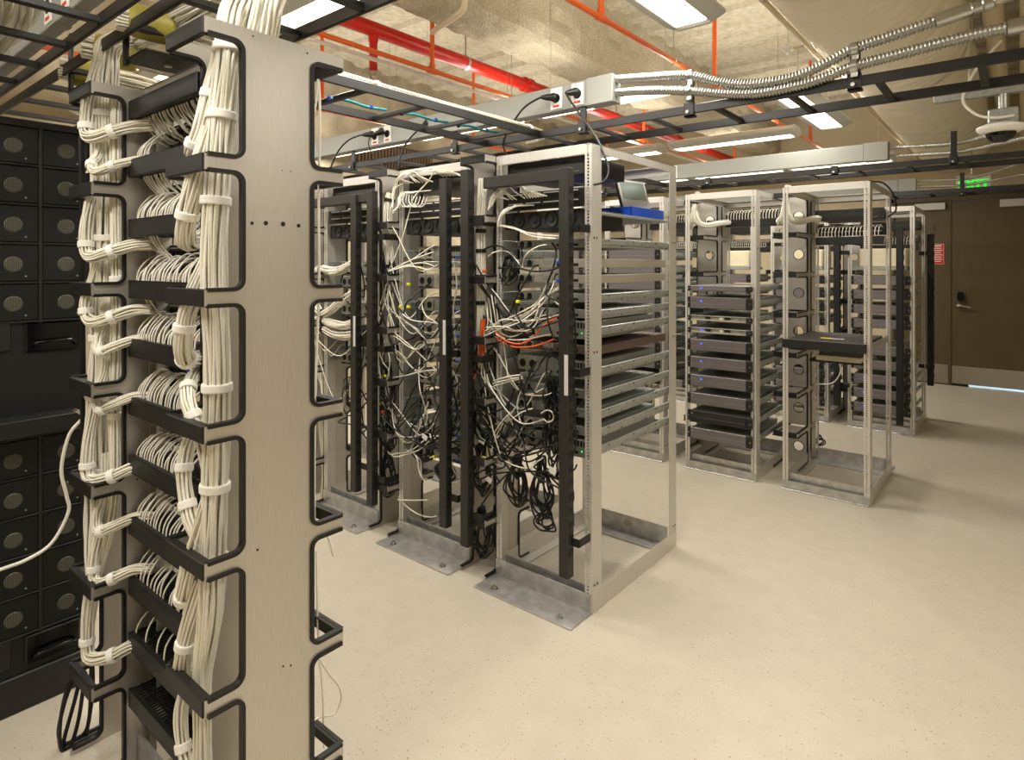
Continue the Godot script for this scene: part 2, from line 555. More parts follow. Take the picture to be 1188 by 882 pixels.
# ---------------------------------------------------------------- room shell
func build_room() -> void:
	var st := S()
	bx(st, -6.1, 3.2, -0.2, 0.0, -3.2, 11.7)
	struct("floor", st, M.floor, "cream speckled resilient floor of the machine room", "floor")
	st = S()
	bx(st, -6.1, 3.2, 3.9, 4.1, -3.2, 11.7)
	var c := struct("ceiling", st, M.ceiling, "cream concrete deck ceiling with ribs and a sprayed beam", "ceiling")
	var rib := S()
	extrude(rib, PackedVector2Array([Vector2(-0.10, 0.0), Vector2(-0.06, -0.04), Vector2(0.06, -0.04), Vector2(0.10, 0.0)]), -5.9, 3.0)
	var rm := rib.commit()
	var n := -2.8
	while n < 9.8:
		share("deck_rib", rm, M.ceiling, c, W(0, 3.9, n))
		n += 0.40
	# sprayed beams along the aisle: uneven skin
	for bxx in [[-3.24, -2.84, 3.28], [1.3, 1.7, 3.28]]:
		st = S()
		lumpy_beam(st, bxx[0], bxx[1], bxx[2])
		var bm := struct("trim", st, M.spray, "rough sprayed ceiling beam running beside the red pipe" if bxx[0] < 0.0 else "rough sprayed ceiling beam over the open floor", "beam")
		bm.name = numbered("trim_beam")
	st = S()
	bx(st, -6.1, -5.9, 0, 3.9, -3.2, 11.7)
	struct("wall_left", st, M.concrete, "bare concrete wall behind the red pipe", "wall")
	st = S()
	bx(st, 3.0, 3.2, 0, 3.9, -3.2, 11.7)
	struct("wall_right", st, M.wall, "cream painted wall beside the open floor", "wall")
	st = S()
	bx(st, -5.9, 3.0, 0, 3.9, -3.2, -3.0)
	struct("wall_near", st, M.wall, "cream painted wall facing the door wall", "wall")
	st = S()
	bx(st, -5.9, -1.40, 0, 3.9, 9.95, 10.1)
	bx(st, 0.30, 3.0, 0, 3.9, 9.95, 10.1)
	bx(st, -1.40, 0.30, 2.50, 3.9, 9.95, 10.1)
	struct("wall_far", st, M.wall, "cream wall holding the brown double door", "wall")
	st = S()      # unseen corridor behind the door, placed to light the gap under the leaf
	bx(st, -5.9, 3.0, 0, 3.9, 11.5, 11.7)
	struct("wall_corridor", st, M.wall, "pale corridor wall behind the double door", "wall")
	var cl := AreaLight3D.new()
	cl.name = "unseen_corridor_light"  # unseen source, lights the corridor floor seen under the leaf
	cl.area_size = Vector2(1.4, 0.5)
	cl.light_energy = 8.0
	cl.light_color = Color(0.68, 0.84, 1.0)
	cl.shadow_enabled = true
	cl.area_range = 10.0
	add_child(cl)
	cl.position = W(-0.1, 1.6, 11.0)
	cl.rotation.x = -PI * 0.5
	st = S()
	cb(st, -0.8, 0.6, 1.61, 1.66, 10.75, 11.25, 0.01)
	single("unseen_corridor_lamp", st, glow(0.80, 0.90, 1.0, 4.0), "unseen bluish lamp behind the door, lighting the gap under the leaf", "light")  # unseen glowing box behind the closed door
	# door frame
	var fr := thing("door_1", "brown double door with steel kick plates, chrome lever and dark keypad", "door", W(-0.55, 0, 9.95))
	fr.set_meta("kind", "structure")
	st = S()
	cb(st, -1.42, -1.34, 0, 2.50, 9.90, 10.1, 0.004)
	cb(st, 0.24, 0.32, 0, 2.50, 9.90, 10.1, 0.004)
	cb(st, -1.42, 0.32, 2.42, 2.52, 9.90, 10.1, 0.004)
	part("door_frame", st, M.door, fr)
	st = S()
	cb(st, -1.335, -0.722, 0.004, 2.415, 9.935, 9.985, 0.003)
	var l1 := part("door_leaf", st, M.door, fr)
	st = S()
	cb(st, -1.30, -0.735, 0.02, 0.268, 9.929, 9.936, 0.001)
	part("kick_plate", st, M.steel_brushed, l1)
	st = S()
	cb(st, -0.711, 0.236, 0.030, 2.415, 9.935, 9.985, 0.003)
	var l2 := part("door_leaf", st, M.door, fr)
	st = S()
	cb(st, -0.695, 0.22, 0.034, 0.262, 9.929, 9.936, 0.001)
	part("kick_plate", st, M.steel_brushed, l2)
	st = S()
	cb(st, -0.730, -0.702, 0.004, 2.415, 9.922, 9.9345, 0.002)
	part("meeting_strip", st, M.door, fr)
	st = S()
	cb(st, -0.711, -0.52, 0.0, 0.034, 9.94, 9.96, 0.002)  # added piece, covers one end of the lit gap under the leaf
	part("added_gap_cover", st, M.trim, l2)
	# keypad lock and lever
	st = S()
	lathe_oval(st, W(-0.60, 1.17, 9.93), 0.036, 0.062, 0.05)
	part("keypad_lock", st, M.gloss, l2)
	st = S()
	cyl(st, W(-0.625, 1.055, 9.935), W(-0.625, 1.055, 9.87), 0.022, 14)
	tube(st, smooth([W(-0.625, 1.055, 9.875), W(-0.60, 1.055, 9.868), W(-0.54, 1.045, 9.872), W(-0.495, 1.035, 9.878)], 4), 0.012, 8)
	part("lever_handle", st, M.steel, l2)
	for d in [[-1.10, -0.76], [-0.20, 0.14]]:
		st = S()
		cb(st, d[0], d[1], 2.31, 2.40, 9.86, 9.935, 0.006)
		part("door_closer", st, M.housing, fr)
	# red notice on the door leaf
	var sg := thing("warning_sign", "small red notice with white lines of print on brown door", "sign", W(-0.865, 1.59, 9.934))
	st = S()
	cb(st, -0.955, -0.775, 1.585, 1.865, 9.928, 9.934, 0.002)
	part("plate", st, M.red, sg)
	st = S()
	for e in [[-0.949, -0.781, 1.855, 1.859], [-0.949, -0.781, 1.591, 1.595], [-0.949, -0.945, 1.591, 1.859], [-0.785, -0.781, 1.591, 1.859]]:
		bx(st, e[0], e[1], e[2], e[3], 9.9265, 9.9285)
	part("border", st, M.white, sg)
	for k in 8:
		st = S()
		var w: float = 0.06 if k == 0 else [0.068, 0.06, 0.066, 0.052][k % 4]
		bx(st, -0.865 - w, -0.865 + w, 1.825 - k * 0.029, 1.837 - k * 0.029 + (0.006 if k == 0 else 0.0), 9.9265, 9.9285)
		part("line_of_print", st, M.white, sg)

func lathe_oval(st: SurfaceTool, at: Vector3, rx: float, ry: float, depth: float) -> void:
	var poly := PackedVector2Array()
	for i in 24:
		var a := TAU * i / 24
		poly.append(Vector2(at.x + rx * signf(cos(a)) * pow(absf(cos(a)), 0.7), at.y + ry * signf(sin(a)) * pow(absf(sin(a)), 0.7)))
	extrude(st, poly, -at.z, -at.z - depth, false)

func lumpy_beam(st: SurfaceTool, x0: float, x1: float, y0: float) -> void:
	var f := FastNoiseLite.new()
	f.seed = 77
	f.frequency = 2.2
	f.fractal_octaves = 3
	# ring across the beam, many steps along it
	var ring := []
	for k in 7: ring.append([Vector2(x0, lerpf(3.92, y0 + 0.05, k / 6.0)), Vector2(-1, 0)])
	ring.append([Vector2(x0 + 0.035, y0 + 0.008), Vector2(-0.5, -0.8)])
	for k in 5: ring.append([Vector2(lerpf(x0 + 0.07, x1 - 0.07, k / 4.0), y0), Vector2(0, -1)])
	ring.append([Vector2(x1 - 0.035, y0 + 0.008), Vector2(0.5, -0.8)])
	for k in 7: ring.append([Vector2(x1, lerpf(y0 + 0.05, 3.92, k / 6.0)), Vector2(1, 0)])
	var steps := 240
	var rows := []
	for i in steps + 1:
		var n := lerpf(-3.0, 9.95, float(i) / steps)
		var row := []
		for q in ring:
			var p: Vector2 = q[0]
			var d: Vector2 = q[1]
			var o := f.get_noise_3d(p.x * 3.0, p.y * 3.0, n * 1.6) * 0.035
			row.append(W(p.x + d.x * o, p.y + d.y * o, n))
		rows.append(row)
	st.set_smooth_group(0)
	for i in steps:
		for j in ring.size() - 1:
			var a: Vector3 = rows[i][j]
			var b: Vector3 = rows[i][j + 1]
			var c: Vector3 = rows[i + 1][j + 1]
			var d: Vector3 = rows[i + 1][j]
			var out := Vector3(ring[j][1].x + ring[j + 1][1].x, ring[j][1].y + ring[j + 1][1].y, 0).normalized()
			var nn := (b - a).cross(d - a).normalized()
			if nn.dot(out) < 0.0: nn = -nn
			tri(st, a, b, c, nn, nn, nn)
			tri(st, a, c, d, nn, nn, nn)

# ---------------------------------------------------------------- overhead: ladders, trunking, conduits, pipes, duct
func ladder(called_label: String, x0: float, x1: float, n0: float, n1: float, along_x: bool, y := 2.25, group := "overhead cable ladders") -> void:
	var t := thing("cable_ladder", called_label, "cable ladder", W((x0 + x1) * 0.5, y, (n0 + n1) * 0.5), group)
	for s in [0, 1]:
		var st := S()
		if along_x:
			var nn := n0 if s == 0 else n1
			cb(st, x0, x1, y, y + 0.04, nn - 0.006, nn + 0.006, 0.003)
		else:
			var xx := x0 if s == 0 else x1
			cb(st, xx - 0.006, xx + 0.006, y, y + 0.04, n0, n1, 0.003)
		part("side_rail", st, M.ladder, t)
	var span := (x1 - x0) if along_x else (n1 - n0)
	var k := int(span / 0.305)
	for i in k:
		var p := (i + 0.5) * span / k
		var st := S()
		if along_x:
			cb(st, x0 + p - 0.013, x0 + p + 0.013, y + 0.006, y + 0.026, n0, n1, 0.003)
		else:
			cb(st, x0, x1, y + 0.006, y + 0.026, n0 + p - 0.013, n0 + p + 0.013, 0.003)
		part("rung", st, M.ladder, t)

func standoff(x: float, n: float, y0: float, y1: float, label: String) -> Node3D:
	var t := thing("standoff_bracket", label, "bracket", W(x, y0, n), "standoff brackets on the cable ladders")
	var st := S()
	cb(st, x - 0.018, x + 0.018, y0, y1, n - 0.006, n + 0.006, 0.002)
	part("upright", st, M.ladder, t)
	st = S()
	cb(st, x - 0.024, x + 0.024, y0 - 0.014, y0 + 0.052, n - 0.020, n - 0.0065, 0.003)
	cb(st, x - 0.024, x + 0.024, y0 - 0.014, y0 - 0.002, n - 0.020, n + 0.02, 0.003)
	part("clamp", st, M.ladder, t)
	st = S()
	cyl(st, W(x - 0.004, y0 + 0.008, n - 0.019), W(x - 0.004, y0 + 0.008, n - 0.028), 0.008, 6)
	part("bolt", st, M.steel, t)
	return t

# corrugated hose: rings along a path
func corrugated(st: SurfaceTool, pts: PackedVector3Array, r: float, pitch: float, depth: float, k := 12) -> void:
	var total := 0.0
	var acc := PackedFloat32Array([0.0])
	for i in pts.size() - 1:
		total += pts[i].distance_to(pts[i + 1])
		acc.append(total)
	var rings := int(total / pitch)
	var fine := PackedVector3Array()
	var rad := PackedFloat32Array()
	var seg := 0
	for i in rings * 4 + 1:
		var d := minf(total * i / (rings * 4), total - 1e-5)
		while seg < pts.size() - 2 and acc[seg + 1] < d: seg += 1
		fine.append(pts[seg].lerp(pts[seg + 1], (d - acc[seg]) / maxf(acc[seg + 1] - acc[seg], 1e-6)))
		rad.append(r - [0.0, depth * 0.35, depth, depth * 0.35][i % 4])
	tube(st, fine, r, k, true, rad)

func outlet(t: Node3D, x: float, y: float, n: float, plug: bool) -> void:
	var st := S()
	cb(st, x - 0.036, x + 0.036, y - 0.055, y + 0.055, n - 0.006, n, 0.002)
	var pl := part("outlet_plate", st, M.white, t)
	st = S()
	lathe(st, W(x, y, n - 0.006), Vector3.BACK, [Vector2(0.0, 0.002), Vector2(0.024, 0.002), Vector2(0.024, 0.0)], 16)
	part("socket", st, M.dark, pl)
	st = S()
	cb(st, x - 0.02, x + 0.02, y - 0.046, y - 0.034, n - 0.0075, n - 0.0055, 0.0005)
	part("red_marking", st, M.red, pl)

func trunking(label: String, x0: float, x1: float, y0: float, y1: float, n0: float, n1: float, outs: Array, group := "grey power trunking above the racks") -> Node3D:
	var t := thing("power_trunking", label, "trunking", W((x0 + x1) * 0.5, y0, (n0 + n1) * 0.5), group)
	var st := S()
	cb(st, x0, x1 - 0.15, y0, y1, n0, n1, 0.003)
	part("channel", st, M.trough, t)
	st = S()
	cb(st, x1 - 0.148, x1, y0 - 0.004, y1 + 0.004, n0 - 0.006, n1 + 0.006, 0.003)
	part("end_box", st, M.trough, t)
	st = S()
	var x := x0 + 0.6
	while x < x1 - 0.3:
		bx(st, x, x + 0.05, y0 - 0.001, y1 + 0.001, n0 - 0.0012, n1 + 0.0012)
		x += 1.5
	part("joint_cover", st, M.trough, t)
	for o in outs:
		outlet(t, o, (y0 + y1) * 0.5, n0, true)
	return t

func plug_cord(label: String, ctrl: Array, r := 0.0055, group := "black power cords dropping from the trunking") -> void:
	var t := thing("power_cable", label, "cord", ctrl[ctrl.size() - 1], group)
	var st := S()
	tube(st, smooth(ctrl, 7), r, 7)
	part("flex", st, M.cord, t)
	st = S()
	var a: Vector3 = ctrl[0]
	var d: Vector3 = (ctrl[1] - a).normalized()
	lathe(st, a - d * 0.02, d, [Vector2(0.0, 0.0), Vector2(0.021, 0.0), Vector2(0.023, 0.012), Vector2(0.018, 0.03), Vector2(0.016, 0.05), Vector2(0.009, 0.075), Vector2(0.0, 0.078)], 12)
	part("plug", st, M.cord, t)

func pipe(called: String, label: String, pts: Array, r: float, m: Material, category := "pipe", group := "") -> MeshInstance3D:
	var st := S()
	tube(st, PackedVector3Array(pts), r, 20)
	return single(called, st, m, label, category, group)

func conduit_clamp(t: Node3D, p: Vector3, r: float) -> void:
	var st := S()
	lathe(st, p - Vector3(0.011, 0, 0), Vector3.RIGHT, [Vector2(r, 0), Vector2(r + 0.005, 0.0), Vector2(r + 0.005, 0.022), Vector2(r, 0.022)], 18)
	cb(st, p.x - 0.012, p.x + 0.012, p.y - r - 0.02, p.y - r, -p.z - 0.008, -p.z + 0.008, 0.002)
	part("hose_clamp", st, M.steel, t)

func build_overhead() -> void:
	ladder("dark cable ladder above the cabled racks beneath the flexible conduits", -4.9, 1.6, 2.635, 2.985, true)
	ladder("dark cable ladder above the blue-lit server rack", -4.6, 1.8, 5.0, 5.335, true)
	ladder("dark cable ladder above the far racks by the door wall", -4.6, 2.0, 7.05, 7.40, true)
	ladder("dark cable ladder above the patch cable rack", -4.6, -0.9, 0.69, 1.03, true)
	ladder("dark cable ladder carrying the wide white cable bed beside the black cabinet", -4.6, -1.55, 0.25, 0.615, true)
	ladder("dark cable ladder bridging the aisle from patch rack to cabled racks", -2.345, -1.974, 1.04, 2.63, false)
	ladder("dark cable ladder bridging the aisle from cabled racks to blue-lit servers", -2.75, -2.38, 3.0, 4.99, false)
	# corner plates over the tops of the patch rack
	for e in [[-2.10, -1.93, 0.70, 0.95], [-2.62, -2.46, 0.70, 0.95]]:
		var b := thing("ladder_support_plate", "black support plate bolted under ladder above the patch rack", "bracket", W(e[0], 2.14, 0.8), "support plates above the patch rack")
		var st := S()
		cb(st, e[0], e[1], 2.19, 2.198, e[2], e[3], 0.002)
		part("plate", st, M.trim, b)
		st = S()
		cb(st, e[0] - 0.004, e[0] + 0.02, 2.18, 2.40, e[2], e[2] + 0.012, 0.002)
		part("upright", st, M.ladder, b)
		st = S()
		cyl(st, W((e[0] + e[1]) * 0.5, 2.189, (e[2] + e[3]) * 0.5 - 0.03), W((e[0] + e[1]) * 0.5, 2.182, (e[2] + e[3]) * 0.5 - 0.03), 0.012, 6)
		part("bolt", st, M.steel, b)
	# power trunking
	trunking("grey power trunking above cabled racks feeding two flexible conduits", -4.6, -1.52, 2.372, 2.50, 2.615, 2.69, [-1.72, -1.85, -3.20, -3.33])
	trunking("grey power trunking above the blue-lit server rack", -4.6, -0.71, 2.315, 2.435, 4.98, 5.05, [-2.3, -3.4])
	trunking("grey power trunking above the far racks by the door wall", -4.6, -0.80, 2.32, 2.44, 7.28, 7.35, [])
	trunking("grey power trunking above the black cabinet and patch rack", -4.6, -1.75, 2.372, 2.50, 0.615, 0.665, [-2.32, -2.50])
	for x in [-1.70, -2.6, -3.6]:
		standoff(x, 2.635, 2.25, 2.372, "dark standoff bracket lifting the trunking above the cabled racks")
	for x in [-1.05, -2.0, -3.0]:
		standoff(x, 5.0, 2.25, 2.30, "dark standoff bracket under the trunking above blue-lit servers")
	# flexible conduits out of each trunking end
	var hi := [on_n(714, 92, 2.652), on_n(750, 90, 2.612), on_n(800, 88, 2.612), on_n(840, 96, 2.612), on_n(875, 97.5, 2.612), on_n(920, 90, 2.612), on_n(960, 73, 2.612), on_n(990, 57, 2.612), on_n(1040, 40, 2.612), on_n(1094, 21.5, 2.612)]
	var lo := [on_n(714, 107, 2.652), on_n(750, 105, 2.612), on_n(800, 105.5, 2.612), on_n(840, 108.5, 2.612), on_n(880, 108, 2.612), on_n(930, 98.5, 2.612), on_n(960, 89, 2.612), on_n(990, 77.5, 2.612), on_n(1060, 58.5, 2.612), on_n(1120, 43, 2.612), on_n(1178, 30.5, 2.612)]
	for q in [[hi, "upper"], [lo, "lower"]]:
		var c := thing("flexible_conduit", "corrugated steel conduit leaving the trunking, %s of the pair" % q[1], "conduit", q[0][0], "flexible conduits above the cabled racks")
		var st := S()
		corrugated(st, smooth(q[0], 8), 0.0218, 0.0128, 0.0075, 14)
		part("hose", st, M.conduit, c)
		st = S()
		var e: Vector3 = q[0][q[0].size() - 1]
		var d: Vector3 = (e - q[0][q[0].size() - 2]).normalized()
		lathe(st, e - d * 0.02, d, [Vector2(0.019, 0), Vector2(0.026, 0.0), Vector2(0.026, 0.10), Vector2(0.022, 0.105), Vector2(0.022, 0.13), Vector2(0.026, 0.135), Vector2(0.026, 0.16), Vector2(0.019, 0.165), Vector2(0.019, 1.5)], 18)
		part("rigid_pipe", st, M.steel, c)
		st = S()
		lathe(st, q[0][0] - Vector3(0.006, 0, 0), Vector3.LEFT, [Vector2(0.021, 0), Vector2(0.027, 0), Vector2(0.027, 0.02), Vector2(0.021, 0.02)], 12)
		part("end_fitting", st, M.steel, c)
	var so := standoff(-1.140, 2.644, 2.25, 2.44, "dark standoff bracket clamping both flexible conduits near the trunking end")
	conduit_clamp(so, on_n(801, 88, 2.612), 0.021)
	conduit_clamp(so, on_n(800, 105.5, 2.612), 0.021)
	so = standoff(-0.485, 2.644, 2.25, 2.42, "dark standoff bracket clamping both flexible conduits where they climb")
	conduit_clamp(so, on_n(992, 57, 2.612), 0.021)
	conduit_clamp(so, on_n(991, 77, 2.612), 0.021)
	for q in [[5.03, -0.70, 2.40, 2.34, "behind the first ladder"], [7.33, -0.79, 2.42, 2.36, "near the door wall"]]:
		for k in 2:
			var y: float = q[2] if k == 0 else q[3]
			var n: float = q[0]
			var x: float = q[1]
			var rise := 0.10 if k == 0 else 0.05
			var c := thing("slim_conduit", "slim corrugated conduit leaving trunking %s, %s of the pair" % [q[4], "upper" if k == 0 else "lower"], "conduit", W(x, y, n), "slim conduits beyond the first ladder")
			var st := S()
			corrugated(st, smooth([W(x, y, n), W(x + 0.2, y - 0.012, n), W(x + 0.4, y - 0.015, n), W(x + 0.62, y + rise * 0.35, n), W(x + 0.8, y + rise * 0.9, n), W(x + 1.0, y + rise, n)], 6), 0.016, 0.010, 0.004, 10)
			part("hose", st, M.steel, c)
			st = S()
			cyl(st, W(x + 0.99, y + rise, n), W(x + 1.08, y + rise, n), 0.021, 14)
			part("coupling", st, M.steel, c)
			st = S()
			cyl(st, W(x + 1.08, y + rise, n), W(x + 2.6, y + rise, n), 0.015, 12)
			part("rigid_pipe", st, M.steel, c)
		var sx: float = q[1] + 0.36
		standoff(sx, q[0] - 0.03, 2.25, 2.46, "dark standoff bracket holding slim conduits " + q[4])
	# cords that hang from the trunking above the cabled racks
	plug_cord("black power cord arching from trunking to first rack", [on_n(640, 113, 2.58), on_n(628, 113, 2.54), on_n(608, 125, 2.52), on_n(594, 145, 2.52), on_n(584, 170, 2.54), W(-2.06, 2.05, 2.56)])
	plug_cord("black power cord dropping past the rack post from trunking end", [on_n(666, 107, 2.58), on_n(657, 108, 2.53), on_n(668, 126, 2.50), on_n(690, 157, 2.47), on_n(701, 180, 2.46), on_n(706, 198, 2.45), on_n(700, 211, 2.42), on_n(684, 214.5, 2.40), on_n(665, 213, 2.42)])
	plug_cord("black power cord arching from trunking to third rack", [on_n(430, 156, 2.58), on_n(418, 157, 2.54), on_n(404, 163, 2.52), on_n(392, 176, 2.5), on_n(383, 196, 2.5)])
	plug_cord("thin black power cord dropping onto organizer between racks", [on_n(442, 153, 2.58), on_n(430, 158, 2.54), on_n(428, 170, 2.52), on_n(436, 184, 2.5), on_n(450, 196, 2.48)], 0.004)
	plug_cord("black power cord hanging between ladder and second rack", [on_n(494, 144, 2.62), on_n(484, 152, 2.60), on_n(472, 165, 2.58), on_n(465, 180, 2.56), on_n(462, 194, 2.54)])
	# teal tie strips along the bridging ladder
	for q in [[382, 114, 448, 127.5], [466, 131.5, 520, 142], [532, 145.5, 577, 153.5]]:
		var a := on_y(q[0], q[1], 2.262)
		var b := on_y(q[2], q[3], 2.262)
		var t := thing("tie_strip", "teal tie strip with blue fasteners lying on the bridging ladder", "cable tie", a, "teal tie strips on the bridging ladder")
		var st := S()
		tube(st, smooth([a, a.lerp(b, 0.3) + Vector3(0, 0.006, 0.004), a.lerp(b, 0.65) - Vector3(0, 0.004, 0), b], 5), 0.006, 6)
		part("strip", st, M.teal, t)
		for p in [a, a.lerp(b, 0.72)]:
			st = S()
			lathe(st, p - Vector3(0, 0.012, 0), Vector3.UP, [Vector2(0, 0), Vector2(0.008, 0.003), Vector2(0.009, 0.012), Vector2(0.007, 0.020), Vector2(0, 0.023)], 10)
			part("fastener", st, M.blue_tie, t)
	# white cables along the bridging ladder
	bundle("white cable bundle laid along the ladder bridging the aisle", [W(-2.03, 2.30, 0.95), W(-2.02, 2.297, 1.3), W(-2.03, 2.297, 1.9), W(-2.02, 2.297, 2.4), W(-2.05, 2.30, 2.75), W(-2.2, 2.30, 2.82)], 0.026, 14, 0.0045, [0.3, 0.7], 8)
	build_pipes()
	build_duct()

func build_pipes() -> void:
	var st := S()
	cyl(st, W(-3.44, 3.20, -2.9), W(-3.44, 3.20, 9.9), 0.052, 24)
	var t := thing("sprinkler_main", "thick glossy red sprinkler pipe along the ceiling beam", "pipe", W(-3.44, 3.15, 3.0))
	part("pipe_run", st, M.red_pipe, t)
	for n in [0.2, 4.4, 7.6]:
		st = S()
		lathe(st, W(-3.44, 3.2, n), Vector3.FORWARD, [Vector2(0.052, -0.05), Vector2(0.066, -0.05), Vector2(0.066, 0.05), Vector2(0.052, 0.05)], 22)
		cb(st, -3.52, -3.36, 3.185, 3.215, n - 0.03, n + 0.03, 0.004)
		part("coupling", st, M.red_pipe, t)
	for n in [1.2, 3.6, 6.0, 8.4]:
		st = S()
		cyl(st, W(-3.44, 3.25, n), W(-3.44, 3.9, n), 0.006, 6)
		lathe(st, W(-3.44, 3.2, n), Vector3.FORWARD, [Vector2(0.053, -0.012), Vector2(0.056, -0.012), Vector2(0.056, 0.012), Vector2(0.053, 0.012)], 20)
		part("hanger", st, M.steel, t)
	for n in [2.685, 6.6]:
		st = S()
		cyl(st, W(-3.44, 3.16, n), W(-3.44, 2.905, n), 0.028, 16)
		cyl(st, W(-3.44, 3.155, n), W(-3.44, 3.115, n), 0.034, 16)
		var dp := part("drop", st, M.red_pipe, t)
		st = S()
		lathe(st, W(-3.44, 2.91, n), Vector3.DOWN, [Vector2(0.03, 0), Vector2(0.036, 0.005), Vector2(0.036, 0.03), Vector2(0.026, 0.034), Vector2(0.026, 0.06), Vector2(0.012, 0.062), Vector2(0.010, 0.075), Vector2(0.034, 0.078), Vector2(0.034, 0.082), Vector2(0, 0.083)], 14)
		for s in [-1.0, 1.0]:
			cb(st, -3.44 + s * 0.024, -3.44 + s * 0.018, 2.828, 2.852, n - 0.005, n + 0.005, 0.001)
		part("sprinkler_head", st, M.steel, dp)
	# orange branch lines with risers
	for q in [[-3.21, "orange sprinkler branch pipe beside the thick red pipe", [-1.0, 3.02, 6.2, 9.0]], [-1.80, "orange sprinkler branch pipe crossing above the luminaire and conduits", [-0.6, 2.97, 4.62, 7.4]], [-4.75, "orange sprinkler branch pipe near the concrete wall", [0.9, 3.15, 5.1, 8.0]]]:
		var x: float = q[0]
		var b := thing("sprinkler_branch", q[1], "pipe", W(x, 2.93, 3.0), "orange sprinkler branch pipes")
		st = S()
		cyl(st, W(x, 2.95, -2.9), W(x, 2.95, 9.9), 0.0165, 14)
		part("pipe_run", st, M.orange_pipe, b)
		for n in q[2]:
			st = S()
			cyl(st, W(x, 2.95, n), W(x, 3.84, n), 0.0165, 12)
			cyl(st, W(x, 2.955, n), W(x, 3.0, n), 0.022, 12)
			cyl(st, W(x, 2.95, n - 0.04), W(x, 2.95, n + 0.04), 0.022, 12)
			part("riser", st, M.orange_pipe, b)
		for n in [0.6, 3.9, 6.9]:
			st = S()
			cyl(st, W(x, 2.97, n), W(x, 3.9, n), 0.0025, 5)
			lathe(st, W(x, 2.95, n), Vector3.FORWARD, [Vector2(0.017, -0.008), Vector2(0.020, -0.008), Vector2(0.020, 0.008), Vector2(0.017, 0.008)], 12)
			cyl(st, W(x, 2.93, n), W(x, 2.915, n), 0.008, 6)
			part("hanger", st, M.steel, b)
	pipe("white_pipe", "slim white pipe running under the orange branch beside red main", [W(-3.255, 2.918, -2.9), W(-3.255, 2.918, 9.9)], 0.0135, M.white)
	st = S()
	tube(st, smooth([W(-3.21, 3.215, 3.02), W(-3.14, 3.225, 3.0), W(-2.86, 3.235, 2.93), W(-2.79, 3.28, 2.91), W(-2.775, 3.45, 2.9), W(-2.775, 3.83, 2.9)], 6), 0.021, 10)
	single("drain_pipe", st, M.cream_pipe, "cream pipe bent round the sprayed beam", "pipe")
	# slim cream conduit along the duct with a sprinkler on an arm
	var cc := thing("cream_conduit", "slim cream conduit running along the flank of the round duct", "conduit", W(-1.05, 2.96, 3.0))
	st = S()
	cyl(st, W(-1.05, 2.975, -2.9), W(-1.05, 2.975, 9.9), 0.014, 12)
	part("pipe_run", st, M.cream_pipe, cc)
	for n in [1.0, 3.35, 5.9, 8.3]:
		st = S()
		cyl(st, W(-1.05, 2.975, n), W(-1.022, 2.995, n), 0.006, 6)
		lathe(st, W(-1.05, 2.975, n), Vector3.FORWARD, [Vector2(0.0145, -0.008), Vector2(0.017, -0.008), Vector2(0.017, 0.008), Vector2(0.0145, 0.008)], 12)
		part("clip", st, M.steel, cc)
	var sp := on_x(914, 58, -1.16)
	st = S()
	tube(st, smooth([Vector3(-1.05, 2.975, sp.z), Vector3(-1.10, 2.965, sp.z), Vector3(sp.x, sp.y + 0.02, sp.z)], 5), 0.010, 8)
	part("branch_arm", st, M.cream_pipe, cc)
	st = S()
	lathe(st, sp + Vector3(0, 0.025, 0), Vector3.DOWN, [Vector2(0, 0), Vector2(0.028, 0.002), Vector2(0.036, 0.012), Vector2(0.034, 0.028), Vector2(0.016, 0.036), Vector2(0.012, 0.05), Vector2(0, 0.052)], 18)
	part("detector_head", st, M.white, cc)
	# insulated pipes beside the round duct
	for q in [[-0.14, 3.25, 0.06, "next to the round duct"], [0.05, 3.2, 0.055, "second from the round duct"], [0.24, 3.22, 0.055, "third from the round duct"]]:
		pipe("insulated_pipe", "cream insulated pipe running down the room, " + q[3], [W(q[0], q[1], -2.9), W(q[0], q[1], 9.9)], q[2], M.cream_pipe, "pipe", "insulated pipes beside the duct")
	# strut that carries the camera, hung on rods
	var s := thing("ceiling_strut", "zinc strut hung on rods below the insulated pipes", "strut", W(0.1, 2.42, 3.9))
	st = S()
	cb(st, -0.35, 0.9, 2.42, 2.46, 3.88, 3.92, 0.003)
	part("channel", st, M.zinc, s)
	for x in [-0.2, 0.25, 0.7]:
		st = S()
		cyl(st, W(x, 2.46, 3.9), W(x, 3.9, 3.9), 0.005, 6)
		part("rod", st, M.steel, s)
	# dome camera
	var cx := -0.075
	var cn := 3.90
	var d := thing("dome_camera", "white dome security camera with dark bubble hanging by the round duct", "camera", W(cx, 2.18, cn))
	st = S()
	lathe(st, W(cx, 2.262, cn), Vector3.DOWN, [Vector2(0, -0.012), Vector2(0.07, -0.012), Vector2(0.098, 0.0), Vector2(0.10, 0.01), Vector2(0.092, 0.02), Vector2(0.078, 0.030), Vector2(0.062, 0.032)], 32)
	part("ring", st, M.white, d)
	st = S()
	lathe(st, W(cx, 2.231, cn), Vector3.DOWN, [Vector2(0.062, 0), Vector2(0.058, 0.018), Vector2(0.045, 0.034), Vector2(0.024, 0.045), Vector2(0, 0.048)], 28)
	part("bubble", st, M.gloss, d)
	st = S()
	cb(st, cx - 0.05, cx + 0.07, 2.274, 2.345, cn - 0.05, cn + 0.05, 0.006)
	part("junction_box", st, M.zinc, d)
	st = S()
	cyl(st, W(cx + 0.01, 2.345, cn), W(cx + 0.01, 2.42, cn), 0.02, 10)
	part("stem", st, M.zinc, d)
	st = S()
